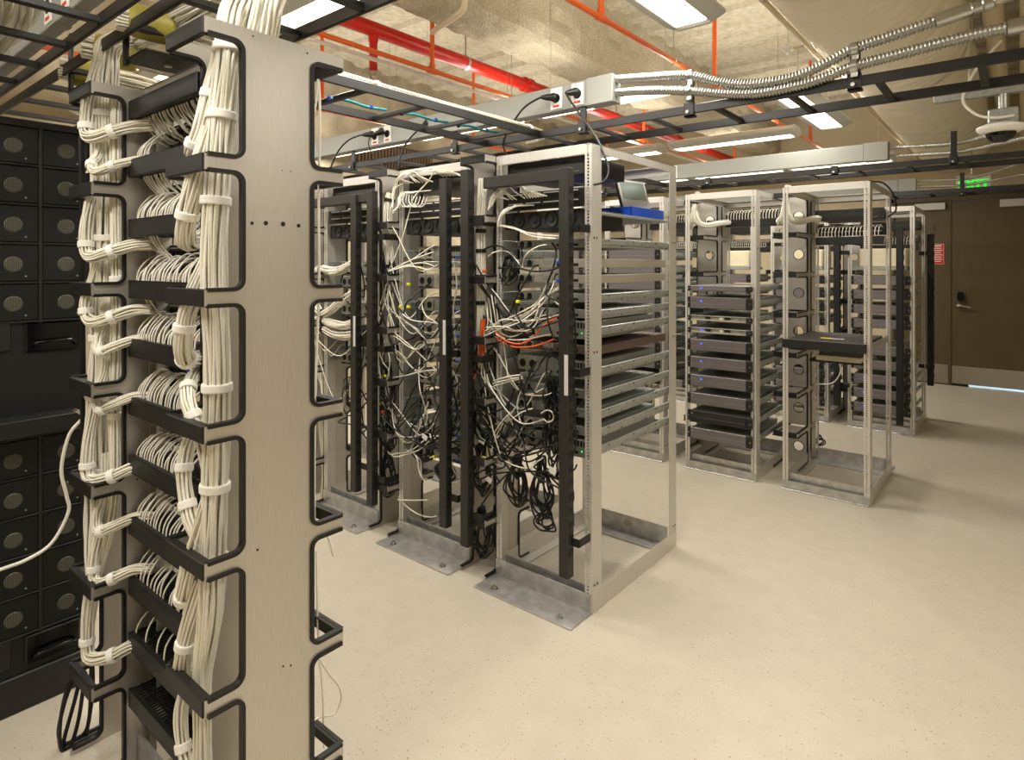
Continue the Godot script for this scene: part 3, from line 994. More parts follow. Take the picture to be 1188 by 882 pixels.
	tube(st, smooth([W(cx + 0.05, 2.30, cn - 0.05), W(cx - 0.03, 2.295, cn - 0.08), W(cx - 0.10, 2.33, cn - 0.06), W(cx - 0.15, 2.42, cn - 0.03), W(cx - 0.10, 2.56, cn), W(cx + 0.0, 2.7, cn + 0.05)], 6), 0.007, 7)
	part("white_lead", st, M.cable, d)
	# exit sign hung near the door wall
	var ex := thing("exit_sign", "hanging exit sign with green lettering near the door wall", "sign", W(-0.40, 2.33, 8.6))
	st = S()
	cb(st, -0.56, -0.25, 2.38, 2.58, 8.585, 8.615, 0.004)
	part("panel", st, M.housing, ex)
	var tm := TextMesh.new()
	var sf := SystemFont.new()
	sf.font_names = PackedStringArray(["Droid Sans"])
	sf.font_weight = 700
	tm.font = sf
	tm.text = "EXIT"
	tm.font_size = 64
	tm.pixel_size = 0.0021
	tm.depth = 0.006
	var to := MeshInstance3D.new()
	to.name = "lettering"
	to.mesh = tm
	to.material_override = M.exit
	ex.add_child(to)
	to.position = W(-0.405, 2.475, 8.582) - ex.position
	st = S()
	cyl(st, W(-0.42, 2.60, 8.6), W(-0.42, 3.9, 8.6), 0.008, 8)
	part("hanger", st, M.steel, ex)
	# louvred grille on the left wall
	var g := thing("wall_grille", "brown slatted air grille on the concrete wall", "grille", W(-5.88, 2.72, 4.9))
	st = S()
	cb(st, -5.90, -5.86, 2.72, 3.02, 4.33, 5.52, 0.004)
	part("frame", st, M.brown, g)
	for k in 24:
		st = S()
		cb(st, -5.862, -5.845, 2.74, 3.00, 4.36 + k * 0.048, 4.38 + k * 0.048, 0.002)
		part("slat", st, M.slat, g)

func build_duct() -> void:
	var t := thing("round_duct", "large round duct wrapped in creased cream insulation", "duct", W(-0.69, 2.8, 3.0))
	var f := FastNoiseLite.new()
	f.seed = 4
	f.frequency = 1.0
	f.fractal_octaves = 3
	var st := S()
	var k := 40
	var steps := 900
	var rows := []
	var c := Vector2(-0.69, 3.235)
	for i in steps + 1:
		var n := lerpf(-2.95, 9.93, float(i) / steps)
		var row := []
		for j in k + 1:
			var a := TAU * (j % k) / k
			# wrap creases run round the duct, sagging a little below
			var w := n + 0.05 * sin(a * 1.0 + 0.6) + 0.03 * f.get_noise_2d(a * 2.0, n * 0.7)
			var cr := pow(absf(sin(w * 25.0 + 1.5 * f.get_noise_2d(n * 1.3, 5.0))), 0.35) * 0.017 + f.get_noise_3d(cos(a) * 1.3, sin(a) * 1.3, w * 6.0) * 0.022
			var r := 0.402 + cr
			row.append(W(c.x + cos(a) * r, c.y + sin(a) * r, n))
		rows.append(row)
	var nrm := []
	for i in steps + 1:
		var row := []
		for j in k + 1:
			var a: Vector3 = rows[mini(i + 1, steps)][j] - rows[maxi(i - 1, 0)][j]
			var b: Vector3 = rows[i][(j + 1) % k] - rows[i][(j + k - 1) % k]
			var nn := a.cross(b).normalized()
			var o: Vector3 = rows[i][j] - W(c.x, c.y, lerpf(-2.95, 9.93, float(i) / steps))
			row.append(nn if nn.dot(o) > 0.0 else -nn)
		nrm.append(row)
	for i in steps:
		for j in k:
			tri(st, rows[i][j], rows[i][j + 1], rows[i + 1][j + 1], nrm[i][j], nrm[i][j + 1], nrm[i + 1][j + 1])
			tri(st, rows[i][j], rows[i + 1][j + 1], rows[i + 1][j], nrm[i][j], nrm[i + 1][j + 1], nrm[i + 1][j])
	part("insulation", st, M.wrap, t)
	for n in [0.4, 2.9, 5.4, 7.9]:
		st = S()
		lathe(st, W(c.x, c.y, n), Vector3.FORWARD, [Vector2(0.426, -0.012), Vector2(0.431, -0.012), Vector2(0.431, 0.012), Vector2(0.426, 0.012)], 40)
		for s in [-1.0, 1.0]:
			cyl(st, W(c.x + s * 0.43, c.y, n), W(c.x + s * 0.43, 3.9, n), 0.005, 6)
		part("hanging_strap", st, M.wrap, t)

# ---------------------------------------------------------------- cables
func strand_paths(ctrl: Array, R: float, count: int, per: int, seed_: int, taper := 1.0) -> Array:
	var g := RandomNumberGenerator.new()
	g.seed = seed_
	var pts := smooth(ctrl, per)
	var fr := frames(pts)
	var out := []
	var outer := int(count * 0.66)
	for s in count:
		var rad := R * 0.86 if s < outer else R * 0.42
		var a0 := TAU * (s if s < outer else s - outer) / (outer if s < outer else maxi(count - outer, 1)) + g.randf() * 0.12
		var tw := g.randf_range(-0.25, 0.25)
		var ph := g.randf() * TAU
		var p := PackedVector3Array()
		for i in pts.size():
			var a := a0 + tw * i / pts.size() + 0.10 * sin(ph + i * 0.35)
			var r := rad * (1.0 + 0.07 * sin(ph * 2.0 + i * 0.5)) * lerpf(1.0, taper, smoothstep(0.78, 1.0, float(i) / (pts.size() - 1)))
			p.append(pts[i] + fr[i][0] * cos(a) * r + fr[i][1] * sin(a) * r)
		out.append(p)
	return out

# a bound bundle: every strand a part, hook-and-loop straps around it
func bundle(label: String, ctrl: Array, R: float, count: int, r: float, straps: Array, per := 7, m: Material = null, group := "", strap_mat: Material = null, taper := 1.0) -> Node3D:
	count = int(count * 1.55)
	r *= 0.74
	var low: Vector3 = ctrl[0]
	for p in ctrl:
		if p.y < low.y: low = p
	var t := thing("cable_bundle", label, "cable bundle", low, group)
	var k := 0
	for p in strand_paths(ctrl, R, count, per, label.hash(), taper):
		var st := S()
		tube(st, p, r, 5, false)
		part("cable", st, (M.cable if k % 3 else M.cable2) if m == null else m, t)
		k += 1
	var pts := smooth(ctrl, per)
	var fr := frames(pts)
	for f in straps:
		var i := clampi(int(f * (pts.size() - 1)), 0, pts.size() - 1)
		var st := S()
		var ax: Vector3 = fr[i][2]
		lathe(st, pts[i] - ax * 0.010, ax, [Vector2(R * 0.9, 0), Vector2(R + r * 1.0, 0.0), Vector2(R + r * 1.3, 0.003), Vector2(R + r * 1.3, 0.017), Vector2(R + r, 0.020), Vector2(R * 0.9, 0.020)], 20)
		part("strap", st, M.velcro if strap_mat == null else strap_mat, t)
	return t

func cable(label: String, ctrl: Array, r: float, m: Material, group: String, called := "network_cable", per := 6) -> MeshInstance3D:
	var st := S()
	tube(st, smooth(ctrl, per), r, 5, false)
	return single(called, st, m, label, "cable", group)

# ---------------------------------------------------------------- racks
# angle post with a real row of square holes in its front flange
func rack_post(x: float, sx: float, n: float, sn: float, h: float) -> SurfaceTool:
	var st := S()
	bx(st, x, x - sx * 0.003, 0.012, h, n, n + sn * 0.085)
	var a := x - sx * 0.003
	var fy := n
	bx(st, a, a - sx * 0.011, 0.012, h, fy, fy + sn * 0.003)
	bx(st, a - sx * 0.021, a - sx * 0.033, 0.012, h, fy, fy + sn * 0.003)
	var y := 0.05
	while y < h - 0.06:
		bx(st, a - sx * 0.011, a - sx * 0.021, y, y + 0.0055, fy, fy + sn * 0.003)
		y += 0.0148
	return st

func rack(label: String, x0: float, x1: float, n0: float, n1: float, foot: float, rear_foot := 0.0) -> Node3D:
	var h := 2.13
	var t := thing("open_rack", label, "rack", W((x0 + x1) * 0.5, 0, (n0 + n1) * 0.5), "open aluminium four-post racks")
	for sx in [-1.0, 1.0]:
		for sn in [1.0, -1.0]:
			part("post", rack_post(x0 if sx < 0 else x1, sx, n0 if sn > 0 else n1, sn, h), M.post, t)
	for sx in [-1.0, 1.0]:
		var x := x0 if sx < 0 else x1
		var st := S()
		cb(st, x + sx * 0.003, x, 0.0, 0.092, n0 + 0.004, n1 - 0.004, 0.0012)
		bx(st, x, x - sx * 0.055, 0.004, 0.008, n0 + 0.004, n1 - 0.004)
		var b := part("base_rail", st, M.post, t)
		st = S()
		for n in [n0 + 0.02, n0 + 0.045, n1 - 0.045, n1 - 0.02]:
			cyl(st, W(x + sx * 0.003, 0.125, n), W(x + sx * 0.0036, 0.125, n), 0.0055, 10)
			cyl(st, W(x + sx * 0.0002, 1.18, n), W(x + sx * 0.0008, 1.18, n), 0.0055, 10)
			cyl(st, W(x + sx * 0.0002, 1.70, n), W(x + sx * 0.0008, 1.70, n), 0.0055, 10)
		part("rivets", st, M.dark, b)
		st = S()
		cb(st, x, x - sx * 0.004, h - 0.042, h, n0 + 0.09, n1 - 0.09, 0.001)
		bx(st, x, x - sx * 0.04, h - 0.004, h, n0, n1)
		part("top_rail", st, M.post, t)
	for sn in [1.0, -1.0]:
		var n := n0 if sn > 0 else n1
		var st := S()
		bx(st, x0 + 0.037, x1 - 0.037, 0.0, 0.108, n + sn * 0.030, n + sn * 0.034)
		bx(st, x0 + 0.004, x1 - 0.004, 0.003, 0.007, n + sn * 0.03, n + sn * 0.13)
		part("base_pan", st, M.mill, t)
		st = S()
		var ov := PackedVector2Array()
		var mid := (x0 + x1) * 0.5
		for i in 18:
			var a := TAU * i / 18
			ov.append(Vector2(mid + signf(cos(a)) * pow(absf(cos(a)), 0.6) * 0.03, 0.064 + sin(a) * 0.016))
		extrude(st, ov, n + sn * 0.0285, n + sn * 0.0355, false)
		part("cable_hole_grommet", st, M.server2, t)
		st = S()
		cb(st, x0 + 0.003, x1 - 0.003, h - 0.048, h - 0.0005, n + sn * 0.0035, n + sn * 0.0075, 0.001)
		bx(st, x0 + 0.003, x1 - 0.003, h - 0.0045, h - 0.0008, n + sn * 0.004, n + sn * 0.062)
		part("top_beam", st, M.post, t)
		var ft: float = foot if sn > 0 else rear_foot
		if ft > 0.0:
			st = S()
			var fh := 0.088 if ft > 0.1 else 0.062
			bx(st, x0 + 0.001, x1 - 0.001, 0.0, fh, n - sn * 0.0005, n - sn * 0.0075)
			cb(st, x0 - 0.006, x1 - 0.001, 0.0, 0.008, n - sn * 0.004, n - sn * ft, 0.002)
			var f := part("floor_angle", st, M.mill, t)
			for x in [x0 + 0.09, x1 - 0.09]:
				st = S()
				lathe(st, W(x, 0.008, n - sn * ft * (0.72 if ft > 0.1 else 0.5)), Vector3.UP, [Vector2(0.019, 0), Vector2(0.019, 0.003), Vector2(0.012, 0.003), Vector2(0.012, 0.012), Vector2(0.006, 0.012), Vector2(0.006, 0.02), Vector2(0, 0.02)] if ft > 0.1 else [Vector2(0.010, 0), Vector2(0.010, 0.003), Vector2(0.006, 0.003), Vector2(0.006, 0.008), Vector2(0, 0.008)], 10)
				part("anchor_bolt", st, M.steel, f)
			for x in [x0 + 0.018, x1 - 0.018]:
				for y in [0.025, 0.066]:
					if y < fh - 0.01:
						st = S()
						cyl(st, W(x, y, n - sn * 0.007), W(x, y, n - sn * 0.010), 0.008, 10)
						part("rivet", st, M.mill, f)
	return t

# comb-shaped plate of a vertical cable organizer, fingers at both edges
func comb(tip0: float, cut0: float, cut1: float, tip1: float, top: float, pitch: float, arms: int, th: float, r: float) -> PackedVector2Array:
	var o := PackedVector2Array()
	var arc := func(c: Vector2, a0: float, a1: float) -> void:
		for i in 6:
			var a := lerpf(a0, a1, i / 5.0)
			o.append(c + Vector2(cos(a), sin(a)) * r)
	o.append(Vector2(tip0, top))
	o.append(Vector2(tip1, top))
	for k in arms:
		var yb := top - pitch * k - th
		var yn := top - pitch * (k + 1) if k < arms - 1 else 0.02
		if k > 0: o.append(Vector2(tip1, yb + th))
		o.append(Vector2(tip1, yb))
		arc.call(Vector2(cut1 + r, yb - r), PI * 0.5, PI)
		arc.call(Vector2(cut1 + r, yn + r), PI, PI * 1.5)
	o.append(Vector2(tip1, 0.02))
	o.append(Vector2(tip1, 0.0))
	o.append(Vector2(tip0, 0.0))
	o.append(Vector2(tip0, 0.02))
	for kk in arms:
		var k := arms - 1 - kk
		var yb := top - pitch * k - th
		var yn := top - pitch * (k + 1) if k < arms - 1 else 0.02
		arc.call(Vector2(cut0 - r, yn + r), -PI * 0.5, 0.0)
		arc.call(Vector2(cut0 - r, yb - r), 0.0, PI * 0.5)
		o.append(Vector2(tip0, yb))
		if k > 0: o.append(Vector2(tip0, yb + th))
	return o

func bay_trim(x: float, tip: float, cut: float, yb: float, yn: float, r: float, half := 0.0045, wide := 0.008) -> SurfaceTool:
	var s := signf(cut - tip)
	var path := [Vector2(tip + s * 0.006, yb)]
	for i in 7:
		var a := PI * 0.5 * (1.0 - i / 6.0)
		path.append(Vector2(cut - s * r + s * cos(a) * r, yb - r + sin(a) * r))
	for i in 7:
		var a := -PI * 0.5 * i / 6.0
		path.append(Vector2(cut - s * r + s * cos(a) * r, yn + r + sin(a) * r))
	path.append(Vector2(tip + s * 0.006, yn))
	var L := []
	var Rr := []
	for i in path.size():
		var t: Vector2 = (path[mini(i + 1, path.size() - 1)] - path[maxi(i - 1, 0)]).normalized()
		var q := Vector2(-t.y, t.x)
		L.append(path[i] + q * half)
		Rr.append(path[i] - q * half)
	var st := S()
	for i in path.size() - 1:
		var e: Vector2 = (path[i + 1] - path[i]).normalized()
		var n2 := Vector3(0, e.x, e.y)      # (n, y) normal as (0, y, -n)
		var nq := W(0, e.x, -e.y)
		for sd in [-1.0, 1.0]:
			var A: Array = L if sd > 0 else Rr
			quad(st, W(x - wide, A[i].y, A[i].x), W(x + wide, A[i].y, A[i].x), W(x + wide, A[i + 1].y, A[i + 1].x), W(x - wide, A[i + 1].y, A[i + 1].x), nq * sd)
			quad(st, W(x + wide * sd, L[i].y, L[i].x), W(x + wide * sd, L[i + 1].y, L[i + 1].x), W(x + wide * sd, Rr[i + 1].y, Rr[i + 1].x), W(x + wide * sd, Rr[i].y, Rr[i].x), Vector3(sd, 0, 0))
	for i in [0, path.size() - 1]:
		quad(st, W(x - wide, L[i].y, L[i].x), W(x + wide, L[i].y, L[i].x), W(x + wide, Rr[i].y, Rr[i].x), W(x - wide, Rr[i].y, Rr[i].x), Vector3(0, 0, s))
	return st

func organizer(label: String, xa: float, xb: float, tip0: float, cut0: float, cut1: float, tip1: float, fine: bool, group := "vertical cable organizers between racks") -> Node3D:
	var top := 2.13
	var pitch := 0.305
	var th := 0.036
	var r := 0.022
	var t := thing("cable_organizer", label, "cable organizer", W((xa + xb) * 0.5, 0, (cut0 + cut1) * 0.5), group)
	var poly := comb(tip0, cut0, cut1, tip1, top, pitch, 7, th, r)
	for x in [xa, xb]:
		var st := S()
		extrude(st, poly, x - 0.0015, x + 0.0015)
		var p := part("side_plate", st, M.alu, t)
		for k in 7:
			var yb := top - pitch * k - th
			var yn := top - pitch * (k + 1) if k < 6 else 0.02
			part("edge_trim", bay_trim(x, tip0, cut0, yb, yn, r), M.trim, p)
			part("edge_trim", bay_trim(x, tip1, cut1, yb, yn, r), M.trim, p)
		if fine:
			st = S()
			for q in ([[292, 259, 0.004], [308, 259, 0.0055], [328, 260, 0.006], [346, 262, 0.005], [328, 773, 0.0025], [337, 772, 0.0025], [293, 42, 0.002], [356, 62, 0.0025], [327, 198, 0.0014], [337, 199, 0.0014]] if xa > -1.5 else []):
				var hp := on_x(q[0], q[1], -1.40)
				cyl(st, Vector3(x - 0.0022, hp.y, hp.z), Vector3(x + 0.0022, hp.y, hp.z), q[2], 12)
			cyl(st, W(x - 0.0022, 0.9, lerpf(cut0, cut1, 0.2)), W(x + 0.0022, 0.9, lerpf(cut0, cut1, 0.2)), 0.003, 8)
			part("screw_holes", st, M.dark, p)
	for k in 7:
		var y1 := top - pitch * k
		for e in [[tip0, 1.0], [tip1, -1.0]]:
			var st := S()
			var n: float = e[0]
			cb(st, xb + 0.002, xa - 0.002, y1 - th - 0.002, y1 + 0.002, n - e[1] * 0.004, n + e[1] * 0.010, 0.002)
			cb(st, xb + 0.002, xa - 0.002, y1 - 0.003, y1 + 0.001, n, n + e[1] * 0.018, 0.001)
			part("cross_finger", st, M.coat, t)
	return t

# ---------------------------------------------------------------- rack devices (local places: x from middle, y up, n into the rack)
var cache := {}

func place(key: String, maker: Callable, at: Vector3, label: String, group: String) -> Node3D:
	if cache.has(key):
		return copy(cache[key], at, label, group)
	var o: Node3D = maker.call(at, label, group)
	cache[key] = o
	return o

func rails(t: Node3D, h: float, half: float, depth: float, n_from := -0.08) -> void:
	for s in [-1.0, 1.0]:
		var st := S()
		cb(st, s * (half - 0.012), s * half, h * 0.5 - 0.02, h * 0.5 + 0.02, n_from, depth, 0.002)
		bx(st, s * half, s * (half + 0.002), h * 0.5 - 0.006, h * 0.5 + 0.006, n_from + 0.02, depth - 0.03)
		var r := part("slide_rail", st, M.zinc, t, true)
		st = S()
		for k in 7:
			var n := lerpf(n_from + 0.06, depth - 0.06, k / 6.0)
			cyl(st, W(s * (half + 0.002), h * 0.5 + (0.012 if k % 2 else -0.012), n), W(s * (half + 0.0035), h * 0.5 + (0.012 if k % 2 else -0.012), n), 0.004, 7)
		part("rail_screws", st, M.dark, r, true)

func rear_server(u: int, style: String) -> Callable:
	return func(at: Vector3, label: String, group: String) -> Node3D:
		var t := thing("rack_server", label, "server", at, group)
		var h := U * u - 0.003
		var body: Material = {"s": M.server, "c": M.server2, "b": M.brown, "d": M.panel_dark}[style]
		var st := S()
		var plain := style == "c" or style == "b"
		cb(st, -0.217, 0.217 + (0.03 if plain else 0.0), 0.0, h, 0.0, 0.74 if plain else 0.66, 0.0015)
		part("chassis", st, body, t, true)
		if not plain: rails(t, h, 0.258, 0.78)
		# power supplies at one end
		for k in 2:
			st = S()
			var x0 := -0.205 + k * 0.062 if u > 1 else -0.205 + k * 0.05
			var w := 0.056 if u > 1 else 0.045
			cb(st, x0, x0 + w, 0.004, h - 0.004, -0.006, 0.0, 0.002)
			var ps := part("power_supply", st, M.server if style != "s" else M.server2, t, true)
			st = S()
			var rr := minf(h * 0.36, w * 0.36)
			lathe(st, W(x0 + w * 0.5, h * 0.55, -0.006), Vector3.BACK, [Vector2(0, 0.0012), Vector2(rr, 0.0012), Vector2(rr, 0)], 16)
			part("fan", st, M.dark, ps, true)
			st = S()
			cb(st, x0 + 0.006, x0 + w - 0.006, 0.006, 0.014, -0.016, -0.006, 0.002)
			part("handle", st, M.black, ps, true)
		# expansion slots and ports
		st = S()
		for k in 6:
			bx(st, -0.06 + k * 0.012, -0.052 + k * 0.012, h * 0.35, h * 0.92, -0.0012, 0.0)
		part("slot_covers", st, M.zinc, t, true)
		st = S()
		for q in [[0.03, 0.05], [0.055, 0.07], [0.075, 0.09], [0.125, 0.155]]:
			bx(st, q[0], q[1], h * 0.18, h * 0.18 + 0.013, -0.0012, 0.0)
		if u > 1:
			for k in 9:
				bx(st, 0.04 + k * 0.018, 0.052 + k * 0.018, h * 0.60, h * 0.90, -0.0012, 0.0)
		part("ports", st, M.dark, t, true)
		st = S()
		cb(st, 0.095, 0.12, h * 0.18, h * 0.18 + 0.012, -0.008, 0.0, 0.002)
		part("video_connector", st, M.blue, t, true)
		if u > 1:
			st = S()
			cb(st, 0.172, 0.178, h * 0.3, h * 0.3 + 0.006, -0.003, 0.0, 0.001)
			part("status_light", st, M.led_green, t, true)
		return t

func front_server(u: int, style: String, lit: bool) -> Callable:
	return func(at: Vector3, label: String, group: String) -> Node3D:
		var t := thing("rack_server", label, "server", at, group)
		var h := U * u - 0.004
		var st := S()
		cb(st, -0.217, 0.217, 0.0, h, 0.018, 0.70, 0.0015)
		part("chassis", st, M.server, t, true)
		rails(t, h, 0.25, 0.80, 0.05)
		var face: Material = {"p": M.bezel, "k": M.bezel_dark, "o": M.server2}[style]
		st = S()
		if style == "o":
			cb(st, -0.222, 0.222, 0.0, 0.012, -0.004, 0.018, 0.001)
			cb(st, -0.222, 0.222, h - 0.005, h, -0.004, 0.018, 0.001)
			bx(st, -0.222, 0.222, 0.0, h, 0.014, 0.018)
		else:
			cb(st, -0.222, 0.205, 0.0, h, -0.012, 0.018, 0.003)
		var bz := part("bezel", st, face, t, true)
		if style != "o":
			st = S()
			bx(st, -0.205, 0.195, h * 0.40, h * 0.40 + 0.0025, -0.0128, -0.0118)
			part("bezel_line", st, M.server if style == "p" else M.bezel, bz, true)
			st = S()
			lathe(st, W(-0.206, h * 0.72, -0.012), Vector3.BACK, [Vector2(0, 0.006), Vector2(0.006, 0.005), Vector2(0.007, 0)], 10)
			part("lock", st, M.steel, bz, true)
		else:
			for q in [[-0.11, -0.07, M.dark], [0.0, 0.03, M.white], [0.04, 0.08, M.dark], [0.11, 0.15, M.zinc], [0.165, 0.20, M.zinc]]:
				st = S()
				cb(st, q[0], q[1], 0.014, h - 0.009, 0.004, 0.016, 0.001)
				part("drive_bay", st, q[2], bz, true)
		for s in [-1.0, 1.0]:
			st = S()
			if s > 0:
				cb(st, 0.206, 0.247, 0.001, h - 0.001, -0.020, 0.004, 0.003)
			else:
				cb(st, -0.245, -0.224, 0.001, h - 0.001, -0.006, 0.002, 0.001)
			var e := part("mounting_ear", st, M.black, t, true)
			st = S()
			lathe(st, W(s * 0.236, h * 0.5, -0.020 if s > 0 else -0.006), Vector3.BACK, [Vector2(0, 0.006), Vector2(0.005, 0.006), Vector2(0.006, 0)], 10)
			part("thumbscrew", st, M.steel, e, true)
		if lit:
			st = S()
			lathe(st, W(-0.135, h * 0.62, -0.0122), Vector3.BACK, [Vector2(0, 0.003), Vector2(0.0045, 0.0025), Vector2(0.0055, 0)], 10)
			part("indicator_light", st, M.led_blue, bz, true)
		return t

func patch_panel(u: int, cables: bool) -> Callable:
	return func(at: Vector3, label: String, group: String) -> Node3D:
		var t := thing("patch_bay", label, "patch bay", at, group)
		var h := U * u - 0.002
		var st := S()
		cb(st, -0.241, 0.241, 0.0, h, 0.0, 0.006, 0.001)
		part("plate", st, M.panel_dark, t, true)
		st = S()
		for r in u:
			for k in 24:
				var x := -0.205 + k * 0.0172 + floorf(k / 6.0) * 0.005
				bx(st, x, x + 0.0125, r * U + 0.010, r * U + 0.024, -0.0025, 0.0)
		part("sockets", st, M.dark, t, true)
		for r in u:
			for k in 4:
				st = S()
				var x := -0.205 + k * 0.1082
				bx(st, x, x + 0.090, r * U + 0.031, r * U + 0.036, -0.0012, 0.0)
				part("label_strip", st, M.tape, t, true)
		return t

func finger_tray(x0: float, x1: float, nf: float, nb: float, y0: float, label: String) -> Node3D:
	var h := 0.056
	var t := thing("finger_tray", label, "cable tray", W((x0 + x1) * 0.5, y0, nf), "black finger trays of the patch rack")
	var st := S()
	cb(st, x0, x1, y0, y0 + h, nf, nf + 0.004, 0.002)
	cb(st, x0, x1, y0 + h - 0.004, y0 + h, nf, nf + 0.014, 0.001)
	cb(st, x0, x1, y0, y0 + 0.004, nf, nf + 0.012, 0.001)
	part("cover", st, M.coat, t)
	st = S()
	bx(st, x0, x1, y0, y0 + h, nb - 0.003, nb)
	bx(st, x0, x1, y0 + 0.0, y0 + 0.003, nb - 0.03, nb)
	part("back", st, M.black, t)
	for q in [[y0 + h - 0.006, y0 + h - 0.002], [y0 + 0.002, y0 + 0.006]]:
		st = S()
		var k := 0
		while k < 32:
			var x := x0 + 0.006 + k * (x1 - x0 - 0.012) / 32.0
			bx(st, x, x + 0.0062, q[0], q[1], nf + 0.012, nb - 0.003)
			k += 1
		bx(st, x0, x1, q[0], q[1], nb - 0.03, nb - 0.003)
		bx(st, x0, x1, q[0], q[1], nf + 0.034, nf + 0.041)
		var f := part("fingers", st, M.black, t)
		f.set_meta("kind", "stuff")
	return t

# ---------------------------------------------------------------- the patch rack close to the camera
const TRAY_N := 0.729
const TRAY_B := 0.832
const TRAY_TOP := [2.085, 1.903, 1.718, 1.529, 1.349, 1.169, 0.988, 0.797, 0.610, 0.435, 0.260]

func build_patch_row() -> void:
	organizer("tall brushed aluminium cable organizer with black-edged bays, white trunk at its open side", -1.40, -1.60, 0.628, 0.715, 0.896, 0.992, true)
	organizer("brushed aluminium cable organizer standing between patch rack and black cabinet", -2.156, -2.356, 0.634, 0.722, 0.903, 0.995, true)
	# two-post rack
	var t := thing("two_post_rack", "aluminium two-post rack carrying patch panels and black finger trays", "rack", W(-1.88, 0, 0.84))
	for q in [[-2.148, -2.085], [-1.668, -1.605]]:
		var st := S()
		bx(st, q[0], q[1], 0.012, 2.13, 0.835, 0.839)
		bx(st, q[0], q[0] + 0.004, 0.012, 2.13, 0.79, 0.875)
		bx(st, q[1] - 0.004, q[1], 0.012, 2.13, 0.79, 0.875)
		var p := part("post", st, M.post, t)
		st = S()
		for k in 5:
			cyl(st, W((q[0] + q[1]) * 0.5, 0.4 + k * 0.36, 0.8352), W((q[0] + q[1]) * 0.5, 0.4 + k * 0.36, 0.8335), 0.012, 14)
		part("round_holes", st, M.zinc, p)
	var s := S()
	cb(s, -2.15, -1.60, 2.085, 2.135, 0.775, 0.781, 0.001)
	cb(s, -2.15, -1.60, 2.130, 2.136, 0.775, 0.87, 0.001)
	part("top_bar", s, M.alu, t)
	s = S()
	cb(s, -2.15, -1.605, 0.0, 0.008, 0.60, 0.76, 0.002)
	bx(s, -2.15, -1.605, 0.0, 0.10, 0.76, 0.766)
	part("floor_angle", s, M.mill, t)
	for k in TRAY_TOP.size():
		finger_tray(-2.142, -1.668, TRAY_N, TRAY_B, TRAY_TOP[k] - 0.056, "%s black finger tray counted down the patch rack" % ORD[k])
	for k in range(1, 11):
		place("patch2", patch_panel(2, true), W(-1.905, TRAY_TOP[k] + 0.022, 0.828), "dark patch panel behind the %s black finger tray" % ORD[k], "patch panels of the patch rack")
	# patch cables arching between panels and trays
	var g := RandomNumberGenerator.new()
	g.seed = 40
	for k in TRAY_TOP.size():
		var top: float = TRAY_TOP[k]
		var many: int = [0, 6, 20, 24, 22, 20, 20, 17, 14, 5, 0][k]
		for i in many:
			var x: float = -2.115 + (i + g.randf_range(-0.25, 0.25)) * 0.43 / 23.0
			if k >= 7: x = -2.115 + (i + g.randf_range(-0.3, 0.3)) * 0.36 / maxf(many, 1)
			var hi := 0.052 + g.randf() * 0.03
			var px := x + g.randf_range(-0.012, 0.012)
			cable("thin white patch cable arching into the %s black finger tray" % ORD[k],
				[W(px, top + hi * 0.85, 0.826), W(px, top + hi, 0.806), W(lerpf(px, x, 0.5), top + hi * 0.92, 0.782), W(x, top + hi * 0.45, 0.752), W(x + g.randf_range(-0.004, 0.004), top - 0.004, 0.744), W(x + 0.004, top - 0.02, 0.746)],
				0.0027, M.cable if i % 4 else M.cable2, "white patch cables of the patch rack", "patch_cable", 4)
		var under: int = [22, 16, 6, 3, 0, 0, 0, 0, 0, 0, 0][k]
		var bot := top - 0.056
		for i in under:
			var x: float = -2.10 + (i + g.randf_range(-0.3, 0.3)) * 0.42 / 22.0
			var lo := 0.045 + g.randf() * 0.035
			cable("thin white patch cable hanging under the %s black finger tray" % ORD[k],
				[W(x, bot + 0.01, 0.757), W(x, bot - 0.012, 0.765), W(x + 0.01, bot - lo * 0.75, 0.79), W(x + 0.02, bot - lo, 0.812), W(x + 0.02, bot - lo * 1.02, 0.826)],
				0.0027, M.cable if i % 4 else M.cable2, "white patch cables of the patch rack", "patch_cable", 4)
	build_trunks()
	build_cabinet()

